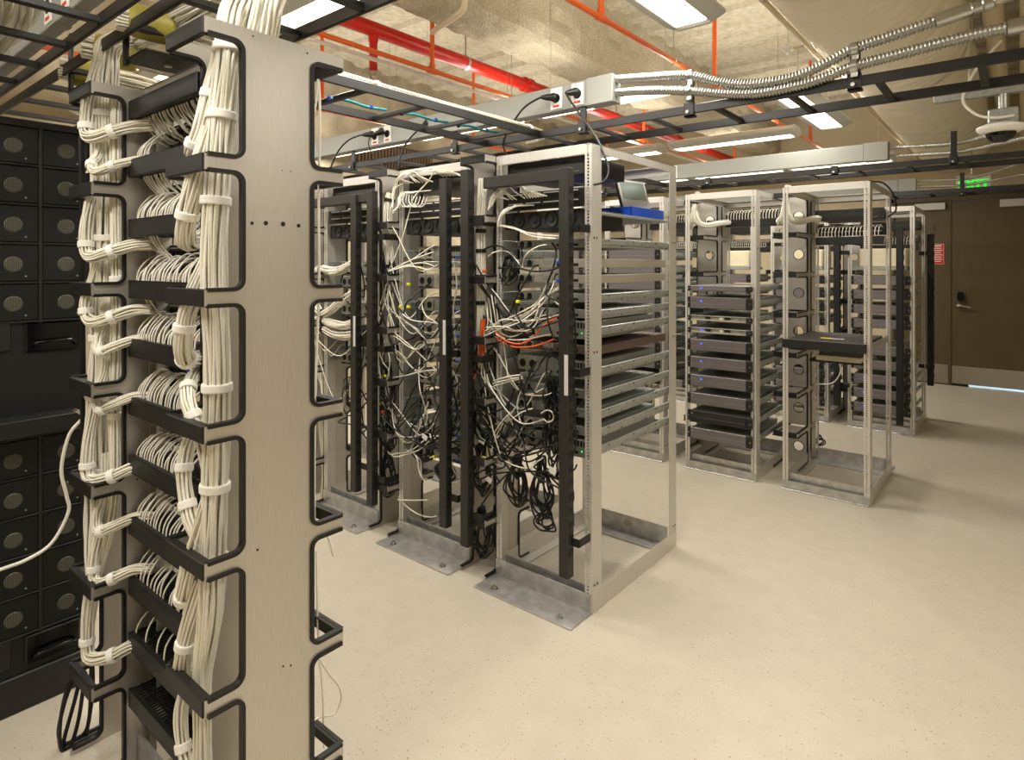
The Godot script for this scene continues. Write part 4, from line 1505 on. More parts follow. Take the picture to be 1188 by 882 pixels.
func build_trunks() -> void:
	# trunk inside the near organizer, gathered from the ladder above
	bundle("thick white cable trunk strapped down inside the end organizer of the patch rack", [W(-1.56, 2.36, 0.95), W(-1.52, 2.33, 0.83), W(-1.48, 2.20, 0.735), W(-1.462, 2.05, 0.708), W(-1.470, 1.85, 0.694), W(-1.478, 1.6, 0.685), W(-1.472, 1.35, 0.690), W(-1.475, 1.1, 0.688), W(-1.48, 0.92, 0.684), W(-1.485, 0.76, 0.682), W(-1.498, 0.60, 0.670), W(-1.500, 0.48, 0.668)], 0.030, 26, 0.0052, [0.25, 0.34, 0.41, 0.495, 0.57, 0.67, 0.76], 8, null, "", null, 0.25)
	bundle("white cable bundle spilling from trunk into the second finger tray", [W(-1.478, 2.12, 0.71), W(-1.495, 2.0, 0.69), W(-1.515, 1.90, 0.672), W(-1.545, 1.85, 0.668), W(-1.60, 1.855, 0.715), W(-1.66, 1.87, 0.765), W(-1.72, 1.875, 0.78)], 0.020, 16, 0.0050, [0.2, 0.45], 7)
	bundle("short white cable bundle looping from trunk into the third finger tray", [W(-1.482, 1.90, 0.682), W(-1.512, 1.76, 0.655), W(-1.540, 1.675, 0.648), W(-1.58, 1.632, 0.668), W(-1.625, 1.655, 0.72), W(-1.68, 1.69, 0.77), W(-1.74, 1.695, 0.785)], 0.023, 17, 0.0048, [0.3], 7)
	bundle("short white cable bundle looping from trunk into the fifth finger tray", [W(-1.488, 1.585, 0.68), W(-1.535, 1.475, 0.652), W(-1.555, 1.395, 0.648), W(-1.585, 1.345, 0.668), W(-1.63, 1.335, 0.72), W(-1.68, 1.33, 0.77), W(-1.74, 1.325, 0.785)], 0.021, 15, 0.0048, [0.28, 0.52], 7)
	bundle("short white cable bundle leaving the fifth tray down to trunk", [W(-1.72, 1.305, 0.775), W(-1.63, 1.30, 0.71), W(-1.575, 1.275, 0.668), W(-1.535, 1.235, 0.655), W(-1.50, 1.18, 0.664), W(-1.478, 1.05, 0.685)], 0.016, 12, 0.0046, [0.42, 0.7], 7)
	bundle("short white cable bundle leaving the sixth tray down to trunk", [W(-1.70, 1.145, 0.775), W(-1.60, 1.155, 0.69), W(-1.578, 1.10, 0.662), W(-1.565, 1.04, 0.655), W(-1.53, 0.97, 0.655), W(-1.495, 0.91, 0.665), W(-1.483, 0.80, 0.68)], 0.017, 12, 0.0046, [0.4, 0.6], 7)
	bundle("white cable bundle doubled back up into the seventh finger tray", [W(-1.484, 1.02, 0.678), W(-1.51, 0.90, 0.654), W(-1.535, 0.805, 0.645), W(-1.565, 0.765, 0.652), W(-1.598, 0.80, 0.672), W(-1.603, 0.87, 0.69), W(-1.63, 0.93, 0.73), W(-1.70, 0.95, 0.775)], 0.019, 14, 0.0048, [0.35, 0.72], 7)
	bundle("flat white cable trunk running on down beside the ninth finger tray", [W(-1.486, 0.86, 0.68), W(-1.495, 0.73, 0.674), W(-1.500, 0.6, 0.668), W(-1.500, 0.45, 0.668), W(-1.502, 0.34, 0.670), W(-1.515, 0.2, 0.675), W(-1.53, 0.02, 0.68)], 0.020, 14, 0.0050, [0.62], 7)
	bundle("white cable bundle curling from trunk into the ninth finger tray", [W(-1.50, 0.83, 0.672), W(-1.535, 0.72, 0.655), W(-1.56, 0.63, 0.650), W(-1.585, 0.585, 0.66), W(-1.62, 0.57, 0.70), W(-1.68, 0.575, 0.76), W(-1.74, 0.575, 0.785)], 0.020, 14, 0.0048, [0.28], 7)
	bundle("short white cable bundle under the blue tie joining the lower trunk", [W(-1.70, 0.555, 0.775), W(-1.62, 0.55, 0.70), W(-1.59, 0.49, 0.658), W(-1.565, 0.41, 0.652), W(-1.53, 0.35, 0.656), W(-1.508, 0.26, 0.668), W(-1.515, 0.18, 0.675)], 0.015, 10, 0.0046, [0.5], 7)
	bundle("white cable bundle dropping past the lowest finger trays", [W(-1.508, 0.36, 0.668), W(-1.53, 0.22, 0.657), W(-1.55, 0.1, 0.655), W(-1.558, 0.01, 0.66)], 0.020, 14, 0.0050, [0.6], 7)
	bundle("short white cable end folded on the arm of the end organizer", [W(-1.49, 0.345, 0.68), W(-1.46, 0.332, 0.71), W(-1.447, 0.332, 0.745), W(-1.447, 0.345, 0.79)], 0.012, 8, 0.0045, [0.5], 6)
	for q in [[W(-1.628, 1.662, 0.722), "third"], [W(-1.628, 1.30, 0.708), "fifth"], [W(-1.603, 0.88, 0.694), "seventh"], [W(-1.605, 0.535, 0.685), "ninth"]]:
		var st := S()
		lathe(st, q[0] - Vector3(0, 0.009, 0), Vector3.UP, [Vector2(0.010, 0), Vector2(0.019, 0.0), Vector2(0.020, 0.009), Vector2(0.019, 0.018), Vector2(0.010, 0.018)], 14)
		single("blue_tie", st, M.blue_tie, "blue hook-and-loop tie at the end of the %s finger tray" % q[1], "cable tie", "blue ties on the patch rack")
	# overhead bundles coming off the ladder
	for q in [[-1.60, "first"], [-1.50, "second"]]:
		bundle("thick white cable bundle curving off the ladder over the end organizer, %s of two" % q[1], [W(q[0] - 0.75, 2.335, 0.80), W(q[0] - 0.35, 2.335, 0.82), W(q[0] - 0.1, 2.36, 0.84), W(q[0] + 0.02, 2.33, 0.835), W(q[0] + 0.05, 2.22, 0.80), W(q[0] + 0.055, 2.10, 0.77)], 0.045, 26, 0.0055, [0.35, 0.55], 7, null, "white bundles coming down from the ladder", M.velcro)
	var st := S()
	lathe(st, W(-1.60, 2.405, 0.835), Vector3.RIGHT, [Vector2(0.012, 0), Vector2(0.026, 0.004), Vector2(0.026, 0.05), Vector2(0.012, 0.055)], 14)
	single("blue_tie", st, M.blue_tie, "blue hook-and-loop tie between white bundles above the end organizer", "cable tie", "blue ties on the patch rack")
	# bed of white cables on the outer ladder
	for k in 4:
		var nn := 0.305 + k * 0.073
		bundle("wide white cable bundle lying on the ladder beside the black cabinet, %s of four" % ["first", "second", "third", "fourth"][k], [W(-4.5, 2.33, nn), W(-3.6, 2.33, nn), W(-3.0, 2.335, nn), W(-2.65, 2.33, nn - 0.005), W(-2.4, 2.335, nn - 0.01), W(-2.15, 2.345, nn - 0.05), W(-1.98, 2.335, nn - 0.14), W(-1.88, 2.31, nn - 0.3)], 0.037, 16, 0.0062, [0.25], 6, null, "white bundles on the outer ladder")
	# yellow sleeved bundles dropping off the ladder behind the trays
	for q in [[on_y(138, 62, 2.275), "above the patch rack"], [on_y(181, 30, 2.295), "near the end organizer"], [on_y(108, 88, 2.27), "above the organizer by the black cabinet"]]:
		var p: Vector3 = q[0]
		var dv := Vector3(0.35, -0.10, -0.93).normalized()
		var bd := bundle("white cable bundle with yellow sleeve on ladder " + q[1], [p - dv * 0.10, p, p + dv * 0.10, p + dv * 0.20 + Vector3(0.02, -0.015, 0), p + dv * 0.28 + Vector3(0.05, -0.06, 0), p + dv * 0.31 + Vector3(0.06, -0.14, 0)], 0.040, 20, 0.0055, [], 6, null, "yellow sleeved bundles on the ladder")
		var s2 := S()
		lathe(s2, p - dv * 0.07, dv, [Vector2(0.03, 0.0), Vector2(0.042, 0.003), Vector2(0.049, 0.015), Vector2(0.050, 0.06), Vector2(0.049, 0.115), Vector2(0.045, 0.122)], 22)
		part("sleeve", s2, M.yellow_plastic, bd)
	bundle("thick white cable trunk strapped inside the organizer beside the black cabinet", [W(-2.27, 2.33, 0.80), W(-2.265, 2.28, 0.72), W(-2.26, 2.18, 0.705), W(-2.258, 2.0, 0.70), W(-2.262, 1.7, 0.70), W(-2.258, 1.4, 0.70), W(-2.262, 1.22, 0.695), W(-2.275, 1.1, 0.69), W(-2.285, 0.9, 0.69), W(-2.275, 0.75, 0.685), W(-2.258, 0.60, 0.672), W(-2.252, 0.46, 0.66)], 0.038, 24, 0.0055, [0.25, 0.38, 0.48, 0.60, 0.72], 8, null, "", null, 0.35)
	bundle("white cable trunk beside the strapped one in the organizer by the cabinet", [W(-2.20, 2.1, 0.715), W(-2.19, 1.8, 0.712), W(-2.185, 1.45, 0.712), W(-2.19, 1.2, 0.71), W(-2.195, 1.05, 0.71), W(-2.20, 0.85, 0.71), W(-2.225, 0.70, 0.695), W(-2.25, 0.56, 0.672)], 0.017, 12, 0.0050, [0.25, 0.53, 0.68], 8, null, "", null, 0.4)
	for q in [[1.975, 0.19, 0.019, "top", 1.0], [1.868, 0.06, 0.013, "second", 0.7], [1.606, 0.20, 0.019, "third", 1.0], [1.405, 0.13, 0.018, "fourth", 1.0], [1.312, 0.10, 0.014, "fifth", 0.35], [1.135, 0.12, 0.014, "sixth", 0.35], [0.915, 0.21, 0.018, "seventh", 0.95], [0.76, 0.10, 0.015, "eighth", 0.4], [0.60, 0.16, 0.015, "ninth", 0.6], [0.365, 0.25, 0.018, "tenth", 0.95]]:
		var y: float = q[0]
		var h: float = q[1]
		var o: float = q[4]
		var xo := lerpf(-2.19, -2.25, o)
		bundle("white cable loop swinging from the organizer by the cabinet into trays, %s down" % q[3], [W(-2.245, y + h + 0.12, 0.70), W(lerpf(-2.20, -2.255, o), y + h, lerpf(0.70, 0.672, o)), W(lerpf(-2.195, -2.252, o), y + h * 0.5, lerpf(0.685, 0.652, o)), W(xo + 0.005, y + 0.016, lerpf(0.675, 0.648, o)), W(lerpf(xo, -2.16, 0.45), y - 0.004, lerpf(0.675, 0.655, o)), W(-2.155, y + 0.012, 0.69), W(-2.125, y + 0.032, 0.74), W(-2.07, y + 0.036, 0.775)], q[2], 12, 0.0044, [0.62] if o < 0.5 else [0.40, 0.72], 7, null, "white loops from the organizer by the cabinet")
	# cables at the open side of the organizer towards the aisle
	cable("thin white cord hanging down the open side of the end organizer", [on_x(369, 92, -1.5), on_x(371, 130, -1.5), on_x(369.5, 240, -1.5), on_x(370, 330, -1.5), on_x(366.5, 430, -1.5), on_x(364.5, 520, -1.5), on_x(365, 600, -1.5), on_x(371, 612, -1.5), on_x(380, 622, -1.5), on_x(387, 645, -1.5)], 0.0038, M.cable, "white cords on the open side of the end organizer", "white_cable")
	cable("thin white cord looping at the foot of the end organizer", [on_x(368, 760, -1.5), on_x(380, 780, -1.5), on_x(392, 795, -1.5), on_x(396, 810, -1.5), on_x(388, 828, -1.5), on_x(372, 832, -1.5), on_x(364, 836, -1.5)], 0.0028, M.cable2, "white cords on the open side of the end organizer", "white_cable")
	cable("straight thin white cord dropping at the foot of the end organizer", [on_x(367, 640, -1.5), on_x(368, 700, -1.5), on_x(370, 760, -1.5), on_x(374, 800, -1.5), on_x(376, 868, -1.5)], 0.0028, M.cable, "white cords on the open side of the end organizer", "white_cable")
	cable("thin white cord leaning against the top of the end organizer's open side", [on_x(365, 130, -1.5), on_x(368, 110, -1.5), on_x(369, 92, -1.5)], 0.0032, M.cable, "white cords on the open side of the end organizer", "white_cable")

# ---------------------------------------------------------------- black cabinet with fan modules
func build_cabinet() -> void:
	var X := -2.72
	var t := thing("server_cabinet", "tall black server cabinet with rows of mesh fan modules", "cabinet", W(X - 0.35, 0, 0.40))
	var st := S()
	cb(st, X - 0.75, X - 0.012, 0.03, 2.07, 0.02, 0.785, 0.004)
	part("body", st, M.dark, t)
	st = S()
	cb(st, X - 0.75, X, 2.07, 2.092, 0.01, 0.79, 0.004)
	part("top_cap", st, M.black, t)
	st = S()
	cb(st, X - 0.74, X - 0.002, 0.0, 0.13, 0.02, 0.785, 0.004)
	part("plinth", st, M.black, t)
	var cols := [0.566 - 0.155 * 3, 0.566 - 0.155 * 2, 0.566 - 0.155, 0.566, 0.721]
	for block in [[2.0, 0.139, 1.375], [0.893, 0.139, 0.27]]:
		# module blocks: fan grilles in five rows
		var y_top: float = block[0] + 0.07
		for c in cols:
			for r in 5:
				var y: float = block[0] - r * block[1]
				st = S()
				cb(st, X - 0.012, X - 0.004, y - 0.064, y + 0.064, c - 0.072, c + 0.072, 0.002)
				var fm := part("fan_module", st, M.fan_mesh, t)
				st = S()
				lathe(st, W(X - 0.004, y - 0.004, c), Vector3.RIGHT, [Vector2(0, 0.0025), Vector2(0.024, 0.0022), Vector2(0.027, 0.0)], 22)
				part("fan_hub", st, M.fan_hub, fm)
				st = S()
				for q in [[0.035, 0.066]]:
					cyl(st, W(X - 0.004, y - q[1] + 0.02, c + q[0]), W(X - 0.0025, y - q[1] + 0.02, c + q[0]), 0.003, 8)
				part("screw", st, M.zinc, fm)
		for i in cols.size() + 1:
			st = S()
			var n: float = cols[0] - 0.0775 + i * 0.155
			cb(st, X - 0.012, X, y_top - 5.05 * block[1], y_top + 0.004, n - 0.0055, n + 0.0055, 0.002)
			part("frame_upright", st, M.black, t)
		for i in 6:
			st = S()
			var y: float = y_top - i * block[1]
			cb(st, X - 0.012, X - 0.001, y - 0.003, y + 0.003, 0.03, 0.785, 0.001)
			part("frame_bar", st, M.black, t)
	# lift handles below each block
	for q in [[1.275, 1.375], [0.165, 0.262]]:
		st = S()
		cb(st, X - 0.012, X - 0.003, q[0], q[1], 0.03, 0.56, 0.003)
		part("blank_panel", st, M.black, t)
		st = S()
		cb(st, X - 0.012, X - 0.002, q[0] - 0.01, q[1] - 0.005, 0.60, 0.765, 0.01)
		var hp := part("handle_recess", st, M.gloss, t)
		st = S()
		tube(st, smooth([W(X - 0.004, q[0] + 0.01, 0.62), W(X + 0.016, q[0] + 0.025, 0.635), W(X + 0.018, q[0] + 0.028, 0.73), W(X - 0.004, q[0] + 0.01, 0.748)], 5), 0.006, 8)
		part("handle", st, M.gloss, hp)
	# opening between the blocks with a black network switch in it
	st = S()
	cb(st, X - 0.012, X - 0.004, 0.962, 0.985, 0.03, 0.785, 0.002)
	part("shelf_edge", st, M.black, t)
	var sw := thing("network_switch", "black network switch standing in the opening of the black cabinet", "switch", W(X + 0.05, 0.986, 0.62))
	st = S()
	cb(st, X - 0.011, X + 0.09, 0.987, 1.045, 0.50, 0.74, 0.002)
	part("case", st, M.black, sw)
	st = S()
	for k in 4:
		cb(st, X - 0.02 + k * 0.025, X - 0.002 + k * 0.025, 1.0, 1.02, 0.498, 0.4995, 0.001)
	part("ports", st, M.zinc, sw)
	st = S()
	for k in 5:
		bx(st, X + 0.0895, X + 0.0908, 1.008, 1.02, 0.60 + k * 0.018, 0.612 + k * 0.018)
	part("vents", st, M.dark, sw)
	for k in 4:
		cable("short grey patch lead plugged into the black switch", [W(X + 0.005 + k * 0.02, 1.01, 0.497), W(X + 0.01 + k * 0.02, 1.012 + k * 0.01, 0.46), W(X + 0.03, 1.06 + k * 0.02, 0.42), W(X + 0.0, 1.02, 0.36)], 0.0045, M.cord if k % 2 else M.cable2, "leads of the black switch", "patch_lead")
	cable("single white cable curving across the black cabinet towards the floor", [W(-2.40, 1.10, 0.66), on_x(96, 484, -2.5), on_x(80, 505, -2.5), on_x(71, 545, -2.5), on_x(77, 575, -2.5), on_x(79, 595, -2.5), on_x(60, 630, -2.5), on_x(30, 650, -2.5), on_x(-10, 665, -2.5), on_x(-60, 690, -2.5)], 0.0058, M.cable, "", "white_cable")
	# black cords down the outside of the far organizer
	var paths := [
		[[97, 150], [96, 300], [97, 400], [99, 520], [104, 640], [106, 740], [104, 830], [96, 890]],
		[[94, 130], [94, 260], [95, 420], [96, 560], [101, 700], [108, 790], [100, 885]],
		[[92, 778], [78, 800], [70, 840], [72, 880], [90, 888], [112, 875], [132, 858], [146, 830], [148, 800]],
		[[88, 780], [75, 815], [68, 850], [76, 885], [100, 884], [128, 868], [143, 845]],
		[[96, 776], [86, 815], [74, 860], [78, 890]],
		[[99, 780], [92, 830], [84, 860], [76, 880], [90, 892], [130, 872], [147, 838]]]
	for k in paths.size():
		var c := []
		for p in paths[k]: c.append(on_x(p[0], p[1], -2.42 + 0.012 * (k % 3)))
		for i in c.size():
			c[i].y = maxf(c[i].y, 0.006)
		cable("black power cord hanging straight down by the black cabinet" if k < 2 else "black power cord coiled low by the organizer next to black cabinet", c, 0.0062, M.cord, "black cords by the black cabinet", "power_cable")

# ---------------------------------------------------------------- the cabled row
var RA := [-2.06, -1.493]
var RB := [-2.815, -2.24]
var RC := [-3.572, -2.998]
var RD := [-4.33, -3.756]

func power_strip(label: String, x: float, y0: float, y1: float, sticker: float, arm_to: float) -> Node3D:
	var n := 2.285
	var t := thing("power_strip", label, "power strip", W(x, y0, n), "dark vertical power strips on the cabled racks")
	var st := S()
	cb(st, x - 0.026, x + 0.026, y0, y1, n - 0.022, n + 0.024, 0.003)
	part("body", st, M.strip, t)
	st = S()
	var y := y0 + 0.10
	while y < y1 - 0.1:
		cb(st, x + 0.026, x + 0.030, y, y + 0.03, n - 0.014, n + 0.014, 0.002)
		y += 0.062
	part("sockets", st, M.dark, t)
	for yy in [y0 + 0.16, (y0 + y1) * 0.5, y1 - 0.27]:
		st = S()
		cb(st, x + 0.027, arm_to, yy - 0.018, yy + 0.018, n + 0.006, n + 0.012, 0.001)
		cb(st, arm_to - 0.004, arm_to, yy - 0.018, yy + 0.018, n + 0.006, 2.39, 0.001)
		part("mounting_arm", st, M.coat, t)
	if sticker > 0.0:
		st = S()
		cb(st, x + 0.005, x + 0.0255, sticker - 0.09, sticker + 0.09, n - 0.0232, n - 0.0218, 0.0004)
		part("paper_label", st, M.tape, t)
	return t

func swing_frame(label: String, x0: float, x1: float, y: float) -> void:
	var st := S()
	cb(st, x0, x1, y - 0.055, y, 2.275, 2.32, 0.003)
	cb(st, x0, x0 + 0.006, y - 0.055, y, 2.275, 2.40, 0.002)
	single("strip_bracket", st, M.strip, label, "bracket", "dark brackets over the power strips")

func dark_device(key: String, u: int) -> Callable:
	return func(at: Vector3, label: String, group: String) -> Node3D:
		var t := thing("network_switch" if key != "fan" else "fan_unit", label, "switch" if key != "fan" else "fan unit", at, group)
		var h := U * u - 0.003
		var st := S()
		cb(st, -0.219, 0.219, 0, h, 0.0, 0.38, 0.002)
		part("case", st, M.panel_dark, t, true)
		st = S()
		cb(st, -0.241, -0.219, 0.002, h - 0.002, 0.0, 0.004, 0.001)
		cb(st, 0.219, 0.241, 0.002, h - 0.002, 0.0, 0.004, 0.001)
		part("ears", st, M.black, t, true)
		if key == "fan":
			for k in 4:
				st = S()
				lathe(st, W(-0.15 + k * 0.1, h * 0.5, 0.0), Vector3.BACK, [Vector2(0.024, 0.0), Vector2(0.034, 0.002), Vector2(0.036, 0.008), Vector2(0.038, 0.0)], 18)
				lathe(st, W(-0.15 + k * 0.1, h * 0.5, 0.0), Vector3.BACK, [Vector2(0, 0.006), Vector2(0.012, 0.005), Vector2(0.014, 0.0)], 14)
				part("fan", st, M.coat, t, true)
		else:
			st = S()
			for r in u:
				for k in 16:
					bx(st, -0.19 + k * 0.021, -0.176 + k * 0.021, r * U + 0.012, r * U + 0.026, -0.0015, 0)
			part("ports", st, M.dark, t, true)
			st = S()
			for k in 3:
				cb(st, 0.16 + k * 0.014, 0.165 + k * 0.014, 0.014, 0.018, -0.002, 0, 0.0005)
			part("status_light", st, M.zinc, t, true)
		return t

func hank(label: String, top: Vector3, w: float, h: float, loops: int, group: String, m: Material = null) -> void:
	var g := RandomNumberGenerator.new()
	g.seed = label.hash() + int(top.x * 1000.0)
	var t := thing("cable_hank", label, "cable hank", top - Vector3(0, h, 0), group)
	var c := []
	for i in loops * 12:
		var a := TAU * i / 12.0
		var ll := floori(i / 12.0)
		var yy := cos(a) * 0.5 - 0.5                # 0 at the top, -1 at the bottom
		var waist := 0.22 + 1.05 * sin(clampf((-0.28 - yy) / 0.72, 0.0, 1.0) * PI * 0.8) + 0.45 * sin(clampf((yy + 0.32) / 0.32, 0.0, 1.0) * PI * 0.7)
		var x := sin(a) * w * waist * (0.7 + 0.3 * sin(ll * 2.1))
		c.append(top + Vector3(x + g.randf_range(-0.003, 0.003), yy * h * (0.88 + 0.12 * sin(ll * 1.7)), g.randf_range(-0.018, 0.018)))
	var st := S()
	tube(st, smooth(c, 3), 0.0046, 5, false)
	part("coil", st, M.cord if m == null else m, t)
	st = S()
	lathe(st, top - Vector3(0, h * 0.38 + 0.008, 0), Vector3.UP, [Vector2(0.004, 0), Vector2(w * 0.30, 0), Vector2(w * 0.30, 0.016), Vector2(0.004, 0.016)], 10)
	part("tie", st, M.trim, t)

func pxs(list: Array, n: float, seed_: int) -> Array:
	var g := RandomNumberGenerator.new()
	g.seed = seed_
	var o := []
	for p in list: o.append(on_n(p[0], p[1], n + g.randf_range(-0.035, 0.02)))
	return o

func fan_out(label: String, via: Array, ends: Array, n: float, group: String, n_end: float) -> void:
	var g := RandomNumberGenerator.new()
	g.seed = label.hash()
	for k in ends.size():
		var c := []
		for p in via:
			if c.size() < 2 or p[0] < ends[k][0] - 9.0:
				c.append(on_n(p[0] + g.randf_range(-1.2, 1.2), p[1] + g.randf_range(-1.8, 1.8), n + g.randf_range(-0.02, 0.02)))
		var e: Vector3 = on_n(ends[k][0], ends[k][1], n_end)
		var last: Vector3 = c[c.size() - 1]
		c.append(last.lerp(e, 0.5) + Vector3(0, 0.004, 0.015))
		c.append(e)
		cable(label, c, 0.0032, M.cable if k % 3 else M.cable2, group, "network_cable", 5)

func build_cabled_row() -> void:
	var names := ["first rack of the cabled row", "second rack of the cabled row", "third rack of the cabled row", "fourth rack of the cabled row"]
	var rs := [RA, RB, RC, RD]
	rack("open aluminium rack with blue tray, first of the cabled row", RA[0], RA[1], 2.383, 3.268, 0.166)
	rack("open aluminium rack with shiny floor angle, second of the cabled row", RB[0], RB[1], 2.383, 3.268, 0.166)
	rack("open aluminium rack, third of the cabled row", RC[0], RC[1], 2.383, 3.268, 0.166)
	rack("open aluminium rack, fourth of the cabled row", RD[0], RD[1], 2.383, 3.268, 0.166)
	for q in [[-2.065, -2.235, "between first and second cabled racks"], [-2.82, -2.993, "between second and third cabled racks"], [-3.577, -3.751, "between third and fourth cabled racks"]]:
		organizer("aluminium cable organizer with black-edged bays " + q[2], q[0], q[1], 2.30, 2.392, 2.565, 2.66, false)
	# machines, seen from their backs
	var lists := [
		[[1.66, 1, "s"], [1.565, 1, "c"], [1.49, 1, "c"], [1.40, 1, "s"], [1.325, 1, "s"], [1.225, 2, "s"], [1.155, 1, "b"], [1.035, 2, "s"], [0.945, 1, "s"], [0.855, 1, "s"], [0.77, 1, "s"], [0.665, 2, "s"]],
		[[1.60, 2, "s"], [1.44, 2, "c"], [1.30, 2, "s"], [1.16, 2, "s"], [1.02, 2, "c"], [0.88, 2, "s"], [0.74, 2, "s"], [0.60, 2, "s"], [0.47, 1, "s"]],
		[[1.56, 1, "s"], [1.42, 2, "c"], [1.24, 2, "s"], [1.08, 2, "d"], [0.92, 2, "s"]],
		[[1.5, 2, "s"], [1.2, 2, "s"], [0.9, 2, "s"]]]
	for r in 4:
		var mx: float = (rs[r][0] + rs[r][1]) * 0.5
		for k in lists[r].size():
			var d = lists[r][k]
			place("rear%d%s" % [d[1], d[2]], rear_server(d[1], d[2]), W(mx, d[0], 2.47), "%s rack server seen from behind, %s down in %s" % [{"s": "grey steel", "c": "beige", "b": "brown", "d": "black"}[d[2]], ORD[k], names[r]], "servers of the cabled row")
		place("patchA", patch_panel(2, false), W(mx, 1.845, 2.386), "dark patch panel with white label strips in " + names[r], "patch panels of the cabled row")
		place("fan", dark_device("fan", 2), W(mx, 1.752, 2.40), "black fan unit with round fans in " + names[r], "fan units of the cabled row")
		place("switch", dark_device("switch", 2), W(mx, 2.0, 2.42), "black network switch at the head of " + names[r], "switches of the cabled row")
	# vertical power strips and their brackets
	power_strip("dark vertical power strip with paper label on the first cabled rack", -1.565, 0.187, 2.01, 1.09, -1.50)
	power_strip("dark vertical power strip with paper label on the second cabled rack", -2.33, 0.205, 2.03, 1.20, -2.245)
	power_strip("dark vertical power strip between first and second cabled racks", -2.175, 0.15, 2.06, 0.0, -2.07)
	power_strip("dark vertical power strip with paper label on the third cabled rack", -3.096, 0.215, 2.0, 1.18, -3.005)
	power_strip("dark vertical power strip between second and third cabled racks", -2.94, 0.17, 2.01, 0.0, -2.83)
	swing_frame("dark bracket across the head of the first cabled rack", -2.055, -1.592, 2.01)
	swing_frame("dark bracket across the head of the third cabled rack", -3.57, -2.967, 2.005)
	# blue tray and the tilted panel in the first rack
	var b := thing("blue_tray", "bright blue plastic tray resting high in the first cabled rack", "tray", W(-1.77, 1.826, 3.0))
	var st := S()
	cb(st, -2.0, -1.535, 1.826, 1.832, 2.83, 3.20, 0.003)
	part("base", st, M.blue, b)
	for q in [[-2.0, -1.535, 2.83, 2.838], [-2.0, -1.535, 3.192, 3.20], [-2.0, -1.992, 2.83, 3.20], [-1.543, -1.535, 2.83, 3.20]]:
		st = S()
		cb(st, q[0], q[1], 1.83, 1.878, q[2], q[3], 0.002)
		part("wall", st, M.blue, b)
	st = S()
	for k in 7: bx(st, -1.95 + k * 0.055, -1.92 + k * 0.055, 1.846, 1.862, 2.8285, 2.8300)
	part("slots", st, M.blue_tie, b)
	var sc := thing("flat_monitor", "slim silver flat panel monitor tilted back on the blue tray", "monitor", W(-1.60, 1.878, 3.0))
	st = S()
	cb(st, -0.009, 0.009, 0.0, 0.165, -0.115, 0.115, 0.004)
	part("casing", st, M.panel_dark, sc, true)
	st = S()
	cb(st, 0.009, 0.0105, 0.004, 0.161, -0.111, 0.111, 0.0005)
	part("bezel", st, M.housing, sc, true)
	st = S()
	bx(st, 0.0105, 0.0112, 0.05, 0.15, -0.095, 0.095)
	part("display", st, mat(0.62, 0.68, 0.66, 0.12, 0.3), sc, true)
	sc.rotation = Vector3(0, -0.22, 0.30)
	var shelf := S()
	cb(shelf, -2.03, -1.52, 1.812, 1.826, 2.46, 3.22, 0.002)
	single("rack_shelf", shelf, M.zinc, "zinc shelf under the blue tray", "shelf")
	build_tangle()

